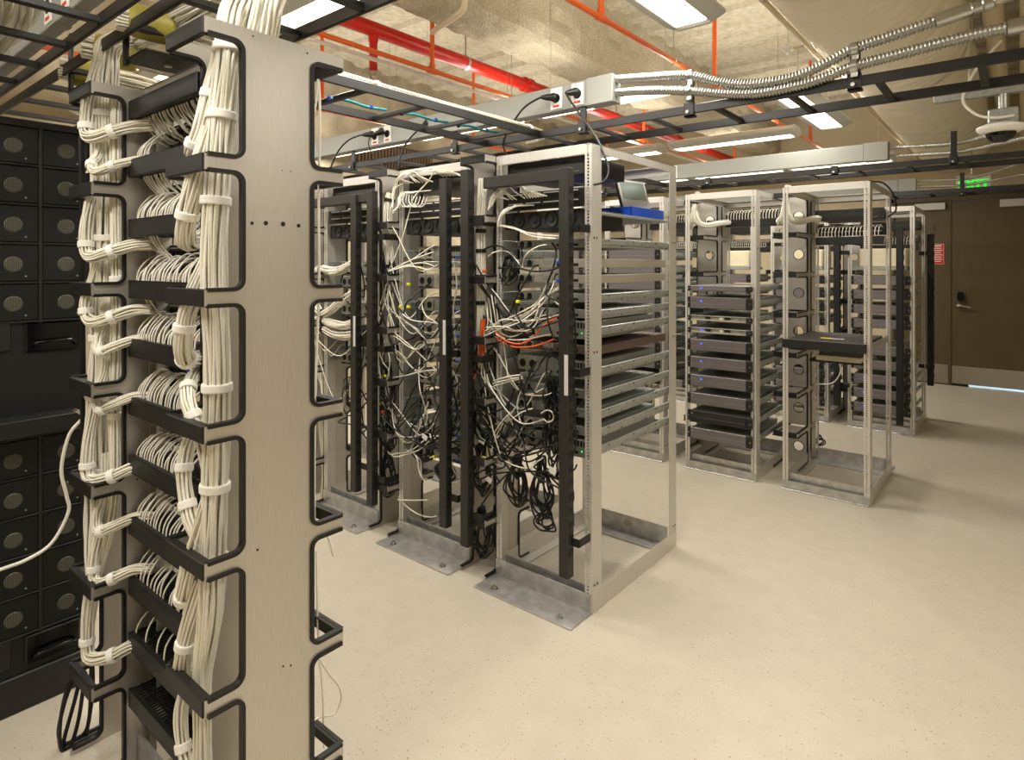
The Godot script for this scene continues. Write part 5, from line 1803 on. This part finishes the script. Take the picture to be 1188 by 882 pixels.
func build_tangle() -> void:
	var GA := "white network cables behind the first cabled rack"
	var GB := "white network cables behind the second cabled rack"
	var GC := "white network cables behind the third cabled rack"
	# ---- first rack: fans into the patch panel
	var e1 := []
	for k in 9: e1.append([588 + k * 2.3, 231 + (k % 2)])
	fan_out("white network cable fanning into the first cabled rack's upper patch panel", [[567, 243], [572, 228], [582, 218], [594, 214.5], [602, 216]], e1.slice(0, 6), 2.35, GA, 2.384)
	var e2 := []
	for k in 9: e2.append([609 + k * 3.2, 230.5 - k * 0.35])
	fan_out("white network cable crossing over to the first cabled rack's upper patch panel", [[570, 238], [578, 222], [590, 215.5], [603, 216], [609, 221]], e2, 2.345, GA, 2.384)
	var e3 := []
	for k in 10: e3.append([590 + k * 3.3, 240 - k * 0.2])
	fan_out("white network cable fanning into the first cabled rack's lower port row", [[578, 262], [580, 252], [586, 245], [594, 241]], e3, 2.35, GA, 2.384)
	var wa := [
		[[580, 261], [596, 264], [612, 270], [632, 273], [650, 274]],
		[[580, 262], [598, 266], [618, 274], [645, 277]],
		[[566, 298], [573, 293], [582, 291], [592, 294], [601, 304], [606, 311], [607, 302], [613, 293], [624, 286], [634, 284]],
		[[563, 384], [580, 374], [605, 362], [622, 352], [630, 340], [635, 328]],
		[[563, 386], [590, 376], [610, 366], [622, 355], [632, 345], [652, 331]],
		[[562, 390], [580, 382], [606, 372], [630, 352], [640, 335], [643, 326]],
		[[566, 378], [592, 371], [616, 360], [630, 346], [650, 335]],
		[[563, 392], [580, 372], [602, 372], [618, 372], [640, 368], [655, 362]],
		[[564, 380], [585, 379], [600, 384], [616, 382], [624, 372], [630, 360]],
		[[570, 381], [590, 383], [600, 384], [615, 377], [622, 366], [626, 352]],
		[[575, 388], [590, 394], [610, 394], [628, 390], [640, 388]],
		[[562, 386], [563, 402], [567, 422], [574, 442], [582, 462], [587, 470]],
		[[584, 396], [587, 418], [590, 438], [600, 452], [612, 458], [630, 459], [640, 456]],
		[[572, 442], [590, 437], [604, 435]], [[572, 445], [592, 440], [606, 437]], [[573, 448], [594, 442], [607, 439]],
		[[568, 492], [582, 491], [594, 486], [606, 478], [618, 474]],
		[[566, 522], [572, 506], [580, 492], [592, 478]], [[570, 524], [575, 508], [582, 494], [596, 476]],
		[[561, 532], [552, 531], [546, 530]], [[561, 531], [553, 534], [547, 538]], [[562, 531], [572, 531], [577, 530]], [[562, 531], [572, 537], [588, 544]], [[561, 532], [556, 526], [548, 522]],
		[[586, 535], [596, 540], [607, 543], [617, 544.5]],
		[[616, 543], [620, 538], [626, 534], [630, 531]],
		[[566, 340], [569, 360], [572, 384]], [[570, 342], [574, 365], [577, 388]], [[574, 344], [578, 372], [580, 392]], [[565, 350], [566, 372], [564, 392]],
		[[628, 480], [634, 476], [640, 478], [642, 486], [636, 490], [630, 486]],
		[[640, 345], [646, 352], [652, 356]], [[606, 448], [600, 470], [604, 490]]]
	for k in wa.size():
		cable("white network cable draped across the back of the first cabled rack", pxs(wa[k], 2.36, 100 + k), 0.0034, M.cable if k % 3 else M.cable2, GA)
	for k in 3:
		var oc := [[[575, 386], [588, 396], [604, 399], [618, 392], [628, 381], [636, 374], [646, 369]], [[573, 390], [590, 401], [608, 403], [626, 400], [644, 393]], [[563, 399], [561, 415], [556, 428], [549, 440]]]
		cable("orange network cable swinging through the white ones" if k < 2 else "orange network cable tucked into the organizer between cabled racks", pxs(oc[k], 2.35, 300 + k), 0.0042, M.orange_cable, "orange cables of the first cabled rack", "orange_cable")
	bundle("white cable bundle strapped with black ties in organizer between first and second racks", [W(-2.13, 2.02, 2.36), W(-2.14, 1.85, 2.355), W(-2.145, 1.65, 2.36), W(-2.145, 1.45, 2.36), W(-2.15, 1.25, 2.365), W(-2.15, 1.05, 2.38)], 0.024, 14, 0.0046, [0.3, 0.42, 0.55, 0.68], 6, null, "", M.trim)
	bundle("orange cable bundle hanging in the organizer between first and second racks", [W(-2.115, 1.30, 2.345), W(-2.12, 1.22, 2.34), W(-2.13, 1.14, 2.34), W(-2.16, 1.08, 2.35)], 0.011, 7, 0.004, [0.4], 6, M.orange_cable, "", M.trim)
	# ---- second rack
	var f1 := []
	for k in 10: f1.append([468 + k * 3.8, 213 - k * 0.2])
	fan_out("white network cable fanning into the second cabled rack's upper patch panel", [[455, 240], [457, 222], [462, 207], [472, 201], [480, 200]], f1, 2.355, GB, 2.384)
	var f2 := []
	for k in 7: f2.append([515 + k * 4.0, 205 - k * 0.3])
	fan_out("white network cable reaching the far end of second rack's upper panel", [[470, 202], [484, 199], [500, 197.5], [508, 199]], f2, 2.35, GB, 2.384)
	var f3 := []
	for k in 11: f3.append([466 + k * 3.4, 223.5 - k * 0.25])
	fan_out("white network cable fanning into the second cabled rack's lower port row", [[456, 246], [462, 240], [464, 232], [467, 227]], f3, 2.355, GB, 2.384)
	for k in 5:
		cable("white network cable looping below the second rack's lower port row", pxs([[466 + k * 3, 226], [464 + k * 3.5, 234], [468 + k * 4, 240], [476 + k * 4, 238], [480 + k * 4, 228]], 2.35, 410 + k), 0.0033, M.cable, GB)
	var wb := [
		[[504, 198], [497, 210], [486, 222], [479, 232], [474, 250], [468, 272], [459, 296], [450, 316]],
		[[524, 199], [532, 203], [541, 209], [544, 211]],
		[[450, 315], [462, 309], [480, 300], [496, 289], [506, 284]], [[450, 316], [468, 309], [490, 305], [504, 309]], [[451, 315], [475, 309], [496, 313], [506, 314]], [[450, 316], [470, 305], [490, 297], [504, 292]],
		[[450, 316], [451, 335], [456, 352], [460, 368]], [[451, 317], [450, 340], [444, 358], [440, 372]], [[452, 318], [458, 336], [464, 352], [468, 365], [480, 372], [500, 374], [508, 376]],
		[[453, 320], [456, 345], [452, 372], [448, 392], [444, 412]], [[455, 322], [450, 350], [455, 380], [460, 410]], [[448, 330], [440, 360], [438, 385]],
		[[456, 385], [470, 396], [486, 410], [498, 422], [507, 430]], [[452, 439], [470, 436], [490, 431], [507, 429]],
		[[487, 415], [486, 440], [488, 455], [493, 472], [496, 484], [492, 494], [487, 494], [489, 486], [494, 478], [504, 474]],
		[[497, 466], [492, 482], [486, 498], [478, 512], [468, 512], [460, 502], [456, 488], [455, 470]],
		[[458, 482], [460, 500], [468, 507], [484, 506], [496, 500], [504, 491]],
		[[449, 520], [452, 527], [462, 526], [474, 524], [484, 518], [494, 509]], [[450, 524], [458, 530], [472, 527], [486, 522], [498, 512]],
		[[478, 524], [484, 532], [486, 545], [490, 555], [496, 556]], [[480, 526], [488, 535], [489, 552], [494, 560]],
		[[462, 576], [470, 586], [482, 595], [496, 600], [507, 599]], [[461, 580], [480, 580.5], [497, 580]],
		[[440, 425], [442, 440], [448, 452], [446, 470]], [[438, 400], [444, 420], [451, 430], [450, 446]], [[445, 395], [452, 415], [450, 436], [444, 448]],
		[[526, 300], [530, 330], [526, 360], [529, 400]], [[525, 430], [531, 445], [526, 470]], [[524, 530], [526, 545], [533, 555]], [[525, 520], [530, 500], [533, 490]],
		[[506, 374], [494, 366], [490, 352], [500, 342], [508, 340]], [[470, 374], [480, 380], [492, 392], [498, 396]]]
	for k in wb.size():
		cable("white network cable draped across the back of the second cabled rack", pxs(wb[k], 2.36, 500 + k), 0.0036, M.cable if k % 3 else M.cable2, GB)
	bundle("white cable bundle dropping down the organizer between second and third racks", [W(-2.87, 2.0, 2.37), W(-2.885, 1.9, 2.36), W(-2.89, 1.75, 2.36), W(-2.885, 1.62, 2.37), W(-2.89, 1.5, 2.39)], 0.028, 16, 0.0046, [0.15, 0.85], 6, null, "", M.trim)
	# ---- third rack
	for q in [["highest", [[366, 316], [374, 312], [382, 314], [394, 314], [410, 306]]], ["second", [[366, 355], [374, 364], [384, 360], [396, 350], [411, 340]]], ["third", [[366, 372], [376, 372], [388, 376], [398, 378], [411, 374]]], ["lowest", [[366, 385], [376, 382], [388, 388], [400, 390], [411, 388]]]]:
		var c := []
		for p in q[1]: c.append(on_n(p[0], p[1], 2.36))
		bundle("thick white cable bundle crossing the third cabled rack, %s of four" % q[0], c, 0.028, 16, 0.0048, [0.28], 6, null, "white bundles crossing the third rack", M.trim)
	for k in 6:
		cable("white network cable hanging in the organizer of third cabled rack", pxs([[366 + k, 400], [368 + k * 1.4, 430], [373 + k, 455 + k * 5], [370 + k, 490 + k * 6], [374, 545 + k * 6], [371, 580]], 2.42, 620 + k), 0.0033, M.cable2, GC)
	# ---- more white leads from the machines to the organizers
	var gw := RandomNumberGenerator.new()
	gw.seed = 17
	for q in [[RA, -2.13, 9, GA, "first"], [RB, -2.89, 12, GB, "second"], [RC, -3.65, 4, GC, "third"]]:
		for k in q[2]:
			var x0: float = gw.randf_range(q[0][0] + 0.08, q[0][1] - 0.12)
			var y0 := gw.randf_range(0.62, 1.62)
			var y1 := y0 + gw.randf_range(-0.12, 0.35)
			var sag := gw.randf_range(0.02, 0.16)
			var nm := gw.randf_range(2.34, 2.42)
			cable("white network cable running from a machine to the organizer of %s cabled rack" % q[4], [W(x0, y0, 2.466), W(x0 - 0.01, y0 - 0.01, 2.43), W(lerpf(x0, q[1], 0.35), minf(y0, y1) - sag, nm), W(lerpf(x0, q[1], 0.75), lerpf(y0, y1, 0.7) - sag * 0.6, nm - 0.02), W(q[1] + gw.randf_range(-0.03, 0.03), y1, 2.36), W(q[1], y1 + 0.12, 2.365)], 0.0034, M.cable if k % 3 else M.cable2, q[3])
	# ---- black cords: machines to power strips
	var g := RandomNumberGenerator.new()
	g.seed = 91
	var racks := [[RA, [-1.565, -2.155], 34, "first"], [RB, [-2.33, -2.175, -2.92], 40, "second"], [RC, [-3.096, -2.94], 14, "third"]]
	for q in racks:
		for k in q[2]:
			var x0: float = g.randf_range(q[0][0] + 0.06, q[0][1] - 0.06)
			var y0 := g.randf_range(0.55, 1.62) if k % 3 else g.randf_range(0.55, 0.95)
			var x1: float = q[1][g.randi() % q[1].size()] + 0.03
			var y1 := y0 + g.randf_range(-0.28, 0.30)
			var sag := g.randf_range(0.05, 0.24)
			var nm := g.randf_range(2.32, 2.40)
			var mid := W(lerpf(x0, x1, 0.45) + g.randf_range(-0.06, 0.06), maxf(minf(y0, y1) - sag, 0.58), nm)
			cable("black power cord slung across the back of the %s cabled rack" % q[3], [W(x0, y0, 2.462), W(x0 + g.randf_range(-0.02, 0.02), y0 - 0.02, 2.42), W(lerpf(x0, x1, 0.2), lerpf(y0, mid.y, 0.6), nm), mid, W(lerpf(x0, x1, 0.8), lerpf(y1, mid.y, 0.5), nm - 0.02), W(x1, y1, 2.30)],
				0.0045, M.cord, "black power cords of the %s cabled rack" % q[3], "power_cable")
	var bk := [
		[[576, 352], [584, 385], [592, 405], [600, 425], [606, 450], [612, 480]], [[556, 420], [575, 400], [590, 392]], [[640, 405], [628, 420], [618, 436], [604, 452], [588, 470]],
		[[560, 290], [575, 285], [590, 290], [600, 300]], [[578, 311], [600, 311], [620, 315], [640, 313], [652, 308]], [[592, 301], [588, 312], [582, 326], [585, 330], [590, 322], [594, 308]],
		[[604, 282], [606, 296], [604, 306]], [[640, 282], [645, 290], [642, 310], [636, 326], [632, 340]], [[560, 365], [570, 385], [576, 396], [578, 410]],
		[[545, 480], [560, 498], [580, 512], [600, 524], [625, 520], [648, 515]], [[548, 500], [570, 520], [590, 530], [612, 528], [640, 520]], [[566, 500], [576, 520], [588, 540], [600, 556]],
		[[640, 430], [634, 445], [630, 462], [640, 478]], [[622, 420], [612, 440], [606, 456]], [[547, 455], [558, 470], [572, 478], [592, 470]], [[550, 515], [556, 530], [570, 545], [580, 560]]]
	for k in bk.size():
		cable("black cord crossing the white cables of the first cabled rack", pxs(bk[k], 2.345, 700 + k), 0.005, M.cord, "black cords over the white cables", "power_cable")
	# hanging hanks of spare cord
	for q in [[600, 528, 0.055, 0.26, 7, "under the servers of the first cabled rack"], [628, 530, 0.05, 0.30, 8, "under the servers beside power strip of the first cabled rack"], [634, 588, 0.05, 0.12, 4, "lowest in the first cabled rack"], [641, 440, 0.035, 0.42, 6, "by the power strip of the first cabled rack"], [590, 296, 0.04, 0.15, 4, "high in the first cabled rack"]]:
		hank("black power cord hank " + q[5], on_n(q[0], q[1], 2.385), q[2] * 1.25, q[3], q[4], "hanks of black cord")
	for q in [[-2.15, 0.66, 0.06, 0.28, 8, "upper one in the organizer between first and second racks"], [-2.15, 0.33, 0.07, 0.27, 9, "low in the organizer between first and second racks"], [-2.15, 1.22, 0.05, 0.25, 5, "high in the organizer between first and second racks"], [-2.90, 0.50, 0.06, 0.30, 8, "low in the organizer between second and third racks"], [-2.90, 1.75, 0.05, 0.36, 7, "high in the organizer between second and third racks"], [-2.90, 1.0, 0.06, 0.30, 7, "midway in the organizer between second and third racks"], [-2.90, 0.72, 0.06, 0.26, 7, "above the low one in the organizer between second and third racks"], [-2.13, 0.95, 0.06, 0.3, 7, "midway in the organizer between first and second racks"]]:
		hank("black power cord hank " + q[5], W(q[0], q[1], 2.37), q[2], q[3], q[4], "hanks of black cord")
	for q in [[-2.45, 0.52, 0.07, 0.14, 8, "beneath the servers of the second cabled rack"], [-2.62, 0.62, 0.08, 0.16, 7, "beneath the servers in the middle of second rack"]]:
		hank("black power cord hank " + q[5], W(q[0], q[1], 2.40), q[2], q[3], q[4], "hanks of black cord")
	# small coloured markers and tags
	var marks := [[601, 350, "yellow"], [561, 531.5, "yellow"], [558, 333, "yellow"], [489, 311, "yellow"], [474, 330, "yellow"], [465, 356, "yellow"], [474, 356, "yellow"], [446, 436.5, "yellow"], [442.5, 468, "yellow"], [504, 530, "yellow"], [648, 304.5, "blue"], [648, 325.5, "blue"], [562, 314.5, "orange"], [444, 478, "orange"], [640, 374, "orange"]]
	for q in marks:
		var st := S()
		var p := on_n(q[0], q[1], 2.335)
		cb(st, p.x - 0.009, p.x + 0.009, p.y - 0.008, p.y + 0.008, -p.z - 0.010, -p.z + 0.010, 0.003)
		single("cable_marker", st, {"yellow": M.yellow, "blue": M.blue, "orange": M.orange_cable}[q[2]], "small %s plastic marker clipped on the tangled cables" % q[2], "cable marker", "%s cable markers in the tangle" % q[2])
	for q in [[561, 493], [558, 511], [492, 507], [566, 556], [640, 546]]:
		var st := S()
		var p := on_n(q[0], q[1], 2.33)
		cb(st, p.x - 0.02, p.x + 0.02, p.y - 0.014, p.y + 0.014, -p.z - 0.001, -p.z + 0.001, 0.0004)
		var o := single("paper_tag", st, M.white, "small white paper tag on the tangled cables", "tag", "paper tags in the tangle")
		o.rotation.z = 0.5 if int(q[0]) % 2 else -0.35

# ---------------------------------------------------------------- rows beyond
func holed_plate(n: float, x0: float, x1: float, y0: float, y1: float, c: Vector2) -> SurfaceTool:
	# upright web facing the aisle with one real round hole in each bay
	var st := S()
	var r := 0.038
	var k := 28
	var angles := []
	for i in k: angles.append(TAU * i / k)
	for q in [Vector2(x0, y0), Vector2(x0, y1), Vector2(x1, y0), Vector2(x1, y1)]: angles.append(fposmod((q - c).angle(), TAU))
	angles.sort()
	for i in angles.size():
		var a0: float = angles[i]
		var a1: float = angles[(i + 1) % angles.size()]
		var p0 := c + Vector2(cos(a0), sin(a0)) * r
		var p1 := c + Vector2(cos(a1), sin(a1)) * r
		var q0 := box_hit(c, a0, x0, x1, y0, y1)
		var q1 := box_hit(c, a1, x0, x1, y0, y1)
		for d in [0.0, 0.003]:
			var nn := Vector3.BACK if d == 0.0 else Vector3.FORWARD
			tri(st, W(p0.x, p0.y, n + d), W(q0.x, q0.y, n + d), W(q1.x, q1.y, n + d), nn, nn, nn)
			tri(st, W(p0.x, p0.y, n + d), W(q1.x, q1.y, n + d), W(p1.x, p1.y, n + d), nn, nn, nn)
		quad(st, W(p0.x, p0.y, n), W(p1.x, p1.y, n), W(p1.x, p1.y, n + 0.003), W(p0.x, p0.y, n + 0.003), W(c.x - p0.x, c.y - p0.y, 0).normalized())
	return st

func box_hit(c: Vector2, a: float, n0: float, n1: float, y0: float, y1: float) -> Vector2:
	var d := Vector2(cos(a), sin(a))
	var t := 1e9
	if absf(d.x) > 1e-6: t = minf(t, ((n1 if d.x > 0 else n0) - c.x) / d.x)
	if absf(d.y) > 1e-6: t = minf(t, ((y1 if d.y > 0 else y0) - c.y) / d.y)
	return c + d * t

func rear_patch(label: String, x: float, n: float, y: float, seed_: int) -> void:
	place("patchF", patch_panel(2, false), W(x, y + 0.06, n + 0.10), "dark patch panel high in " + label, "patch panels of the far rows")
	var t := thing("cable_tray", "black cable tray below the patch panel in " + label, "cable tray", W(x, y, n), "black cable trays of the far rows")
	var st := S()
	cb(st, x - 0.236, x + 0.236, y - 0.01, y + 0.05, n, n + 0.005, 0.002)
	part("cover", st, M.coat, t)
	st = S()
	bx(st, x - 0.236, x + 0.236, y - 0.01, y - 0.005, n + 0.005, n + 0.10)
	part("bottom", st, M.black, t)
	var g := RandomNumberGenerator.new()
	g.seed = seed_
	for k in 18:
		var xx := x - 0.215 + k * 0.0247
		cable("white patch cable arching into the black tray in " + label, [W(xx + 0.01, y + 0.115, n + 0.098), W(xx + 0.006, y + 0.13, n + 0.06), W(xx, y + 0.115, n + 0.02), W(xx - 0.004, y + 0.07, n + 0.012), W(xx, y + 0.02, n + 0.02)], 0.0036, M.cable if k % 3 else M.cable2, "patch cables of the far rows", "patch_cable", 4)

func far_organizer(xa: float, xb: float, n: float, label: String) -> void:
	var t := organizer("aluminium cable organizer with round-holed web " + label, xa, xb, n - 0.20, n + 0.09, n + 0.19, n + 0.30, false)
	for k in 7:
		var y1 := 2.13 - 0.305 * k - 0.008
		part("web_plate", holed_plate(n + 0.08, xb + 0.003, xa - 0.003, y1 - 0.291, y1, Vector2(xa - 0.06, y1 - 0.155)), M.alu, t)
		var st := S()
		lathe(st, W(xa - 0.06, y1 - 0.155, n + 0.0795), Vector3.BACK, [Vector2(0.036, 0.0), Vector2(0.036, 0.004), Vector2(0.041, 0.004), Vector2(0.041, 0.0)], 26)
		part("hole_grommet", st, M.trim, t)

func build_blue_lit_row() -> void:
	rack("empty open aluminium rack with keyboard drawer beside the blue-lit servers", -1.30, -0.758, 4.60, 5.465, 0.022, 0.17)
	rack("open aluminium rack filled with blue-lit servers", -2.025, -1.483, 4.60, 5.465, 0.022, 0.17)
	rack("open aluminium rack standing next to the blue-lit server rack", -2.75, -2.208, 4.60, 5.465, 0.022, 0.17)
	rack("open aluminium rack at the deep end of the blue-lit row", -3.475, -2.933, 4.60, 5.465, 0.022, 0.17)
	far_organizer(-1.305, -1.478, 5.18, "between keyboard rack and blue-lit servers")
	far_organizer(-2.03, -2.203, 5.18, "past the blue-lit servers")
	far_organizer(-2.755, -2.928, 5.18, "deep in the blue-lit row")
	var x := -1.754
	var px := 800.0
	var items := [[330, 337, 1, "p", true], [342, 356.5, 2, "p", true], [363, 371, 1, "o", false], [377, 385, 1, "o", true], [390, 405, 2, "p", true], [409, 425, 2, "p", true], [429.5, 446, 2, "p", true], [450, 467, 2, "p", false], [469, 487, 2, "k", false], [489, 507, 2, "p", false]]
	for k in items.size():
		var d = items[k]
		var yb := on_n(px, d[1], 4.59).y
		place("front%d%s%s" % [d[2], d[3], d[4]], front_server(d[2], d[3], d[4]), W(x, yb - 0.002, 4.592), "%s rack server%s, %s down in the blue-lit rack" % [{"p": "purple-grey", "k": "black", "o": "open-fronted beige"}[d[3]], " with blue indicator" if d[4] else "", ORD[k]], "servers of the blue-lit rack")
	rear_patch("the blue-lit rack", x, 5.36, on_n(850, 262, 5.36).y, 5)
	rear_patch("the keyboard rack", -1.03, 5.36, on_n(985, 282, 5.36).y, 6)
	rear_patch("the rack next to blue-lit servers", -2.479, 5.36, on_n(850, 262, 5.36).y, 7)
	rear_patch("the deep end of the blue-lit row", -3.204, 5.36, on_n(850, 262, 5.36).y, 8)
	place("switch", dark_device("switch", 2), W(-1.03, 1.93, 5.38), "black network switch at the head of the keyboard rack", "switches of the far rows")
	place("switch", dark_device("switch", 2), W(-1.754, 1.93, 5.38), "black network switch at the head of the blue-lit rack", "switches of the far rows")
	# loops from the organizers into the trays
	for q in [[-1.39, -1.51, "blue-lit rack from the keyboard rack side"], [-1.39, -1.27, "keyboard rack"], [-2.115, -1.99, "blue-lit rack from the organizer past it"], [-2.115, -2.24, "rack next to the blue-lit servers"]]:
		var y := on_n(850, 262, 5.36).y
		bundle("white cable loop from organizer into the tray of " + q[2], [W(q[0], y + 0.27, 5.06), W(q[0], y + 0.15, 5.0), W(lerpf(q[0], q[1], 0.15), y + 0.04, 4.99), W(lerpf(q[0], q[1], 0.5), y - 0.01, 5.05), W(q[1], y + 0.02, 5.25), W(q[1] + (q[1] - q[0]) * 0.25, y + 0.03, 5.36)], 0.024, 12, 0.0055, [], 6, null, "white loops of the blue-lit row")
	# racks next to it: machines seen through the first cabled rack
	for r in [[-2.479, 9], [-3.204, 9]]:
		for k in r[1]:
			place("front2pfalse", front_server(2, "p", false), W(r[0], 0.62 + k * 0.125, 4.592), "purple-grey rack server, %s from below in rack %s" % [ORD[k] if k else "first", "next to the blue-lit one" if r[0] > -3.0 else "at the deep end of blue-lit row"], "servers beyond the blue-lit rack")
	# keyboard drawer
	var yk := on_n(915, 404, 4.6).y
	var t := thing("keyboard_console", "black console drawer with yellow and white labels pulled out of the empty rack", "console", W(-1.03, yk, 4.8))
	var st := S()
	cb(st, -1.275, -0.785, yk + 0.018, yk + 0.066, 4.56, 5.25, 0.003)
	part("case", st, M.coat, t)
	st = S()
	cb(st, -1.29, -0.77, yk + 0.008, yk + 0.07, 4.545, 4.56, 0.003)
	part("front", st, M.black, t)
	st = S()
	cb(st, -1.10, -1.03, yk + 0.066, yk + 0.0668, 4.78, 4.84, 0.0002)
	part("yellow_label", st, M.yellow, t)
	st = S()
	cb(st, -1.03, -0.95, yk + 0.066, yk + 0.0668, 4.78, 4.82, 0.0002)
	part("white_label", st, M.tape, t)
	for s in [-1.285, -0.783]:
		st = S()
		cb(st, s, s + 0.006, yk, yk + 0.05, 4.62, 5.45, 0.001)
		part("slide", st, M.zinc, t)
	var yt := on_n(960, 419, 4.95).y
	var kt := thing("keyboard_tray", "beige keyboard tray hung below the black console drawer", "tray", W(-1.03, yt, 5.0))
	st = S()
	cb(st, -1.19, -0.83, yt, yt + 0.018, 4.86, 5.3, 0.003)
	part("bracket", st, M.black, kt)
	st = S()
	cb(st, -1.14, -0.85, yt + 0.018, yt + 0.055, 4.84, 5.2, 0.004)
	part("tray", st, M.cream, kt)
	cable("thin white lead hanging in a curve behind the keyboard rack", [on_n(974, 420, 5.6), on_n(975, 432, 5.6), on_n(968, 443, 5.6), on_n(958, 446, 5.6), on_n(946, 445, 5.6)], 0.005, M.cable, "", "white_lead")
	cable("black power cord arching over the top corner of the keyboard rack", [W(-0.79, 2.15, 4.85), W(-0.74, 2.15, 5.0), W(-0.70, 2.08, 5.15), W(-0.70, 1.98, 5.25), W(-0.76, 1.94, 5.35)], 0.006, M.cord, "", "power_cable")
	hank("black cord coil lying on the floor behind the keyboard rack", on_n(951, 505, 5.55), 0.04, 0.085, 3, "hanks of black cord")
	single_box_cable_tags()

func single_box_cable_tags() -> void:
	# folded cable ties and odd leads lying on the ladder above the blue-lit row
	for q in [[-2.35, "yellow", M.yellow], [-2.15, "dark green", mat(0.10, 0.22, 0.08, 0.6)]]:
		cable("%s lead lying along the ladder above the blue-lit row" % q[1], [W(q[0] - 0.5, 2.30, 5.10), W(q[0] - 0.25, 2.305, 5.16), W(q[0], 2.30, 5.12), W(q[0] + 0.25, 2.305, 5.18), W(q[0] + 0.45, 2.30, 5.15)], 0.012, q[2], "leads on the far ladder", "loose_lead")

func build_far_row() -> void:
	var xs := [[-1.31, -0.757], [-2.04, -1.485], [-2.77, -2.213], [-3.50, -2.94]]
	var nm := ["by the door", "second from door", "third from door", "fourth from door"]
	for k in 4:
		rack("open aluminium rack of the far row, " + nm[k], xs[k][0], xs[k][1], 6.79, 7.67, 0.05, 0.05)
		if k < 3:
			far_organizer(xs[k][0] - 0.005, xs[k + 1][1] + 0.005, 7.38, "in the far row, %s" % ["beside the door rack", "second from the door", "third from the door"][k])
		var mx: float = (xs[k][0] + xs[k][1]) * 0.5
		rear_patch("the far row rack " + nm[k], mx, 7.50, 1.74, 20 + k)
		place("switch", dark_device("switch", 2), W(mx, 1.95, 7.52), "black network switch at the head of the far row rack " + nm[k], "switches of the far rows")
		for j in 9:
			var lit := j < 3
			var y := on_n(1000, 477.0 - j * 16.6 - (14.0 if j > 4 else 0.0), 6.79).y
			place("front2p%s" % lit, front_server(2, "p", lit), W(mx, y, 6.782), "purple-grey server%s, %s from below in far row rack %s" % [" with blue indicator" if lit else "", "first" if j == 0 else ORD[j], nm[k]], "servers of the far row")
	# cream equipment boxes standing on top of the machines
	for q in [[-1.76, 6.95, "second from the door"], [-1.03, 6.95, "by the door"], [-2.49, 6.95, "third from the door"]]:
		var y := on_n(1000, 477.0 - 9 * 16.6 - 14.0, 6.79).y
		var b := thing("cream_console", "cream equipment box standing on servers in far row rack " + q[2], "equipment box", W(q[0], y, q[1]), "cream boxes of the far row")
		var st := S()
		cb(st, q[0] - 0.21, q[0] + 0.21, y, y + 0.03, q[1] - 0.1, q[1] + 0.35, 0.004)
		part("foot", st, M.zinc, b)
		st = S()
		cb(st, q[0] - 0.20, q[0] + 0.20, y + 0.03, y + 0.21, q[1] - 0.06, q[1] + 0.33, 0.012)
		part("case", st, M.cream, b)
	# dark vertical strips of the far row
	for q in [[-0.862, 6.70, 0.10, 1.93, "in front of"], [-0.72, 7.71, 0.33, 1.90, "behind"], [-1.395, 6.74, 0.2, 1.9, "beside"]]:
		var t := thing("power_strip", "black vertical power strip %s the far rack by the door" % q[4], "power strip", W(q[0], q[2], q[1]), "black power strips of the far row")
		var st := S()
		cb(st, q[0] - 0.028, q[0] + 0.028, q[2], q[3], q[1] - 0.025, q[1] + 0.025, 0.003)
		part("body", st, M.dark, t)
		st = S()
		for k in 18: cb(st, q[0] + 0.028, q[0] + 0.034, q[2] + 0.08 + k * 0.09, q[2] + 0.13 + k * 0.09, q[1] - 0.016, q[1] + 0.016, 0.002)
		part("sockets", st, M.black, t)
		for yy in [q[2] + 0.2, q[3] - 0.2]:
			st = S()
			if q[1] < 6.8:
				cb(st, q[0] - 0.02, q[0] + (0.10 if q[0] < -1.3 else 0.02), yy - 0.02, yy + 0.02, q[1] + 0.02, 6.795, 0.002)
			else:
				cb(st, q[0] - 0.10, q[0] + 0.0, yy - 0.02, yy + 0.02, q[1] - 0.045, q[1] - 0.02, 0.002)
			part("mounting_arm", st, M.black, t)

func _ready() -> void:
	rng.seed = 7
	set_view()
	make_materials()
	build_lights()
	build_room()
	build_overhead()
	build_cabled_row()
	build_patch_row()
	build_blue_lit_row()
	build_far_row()
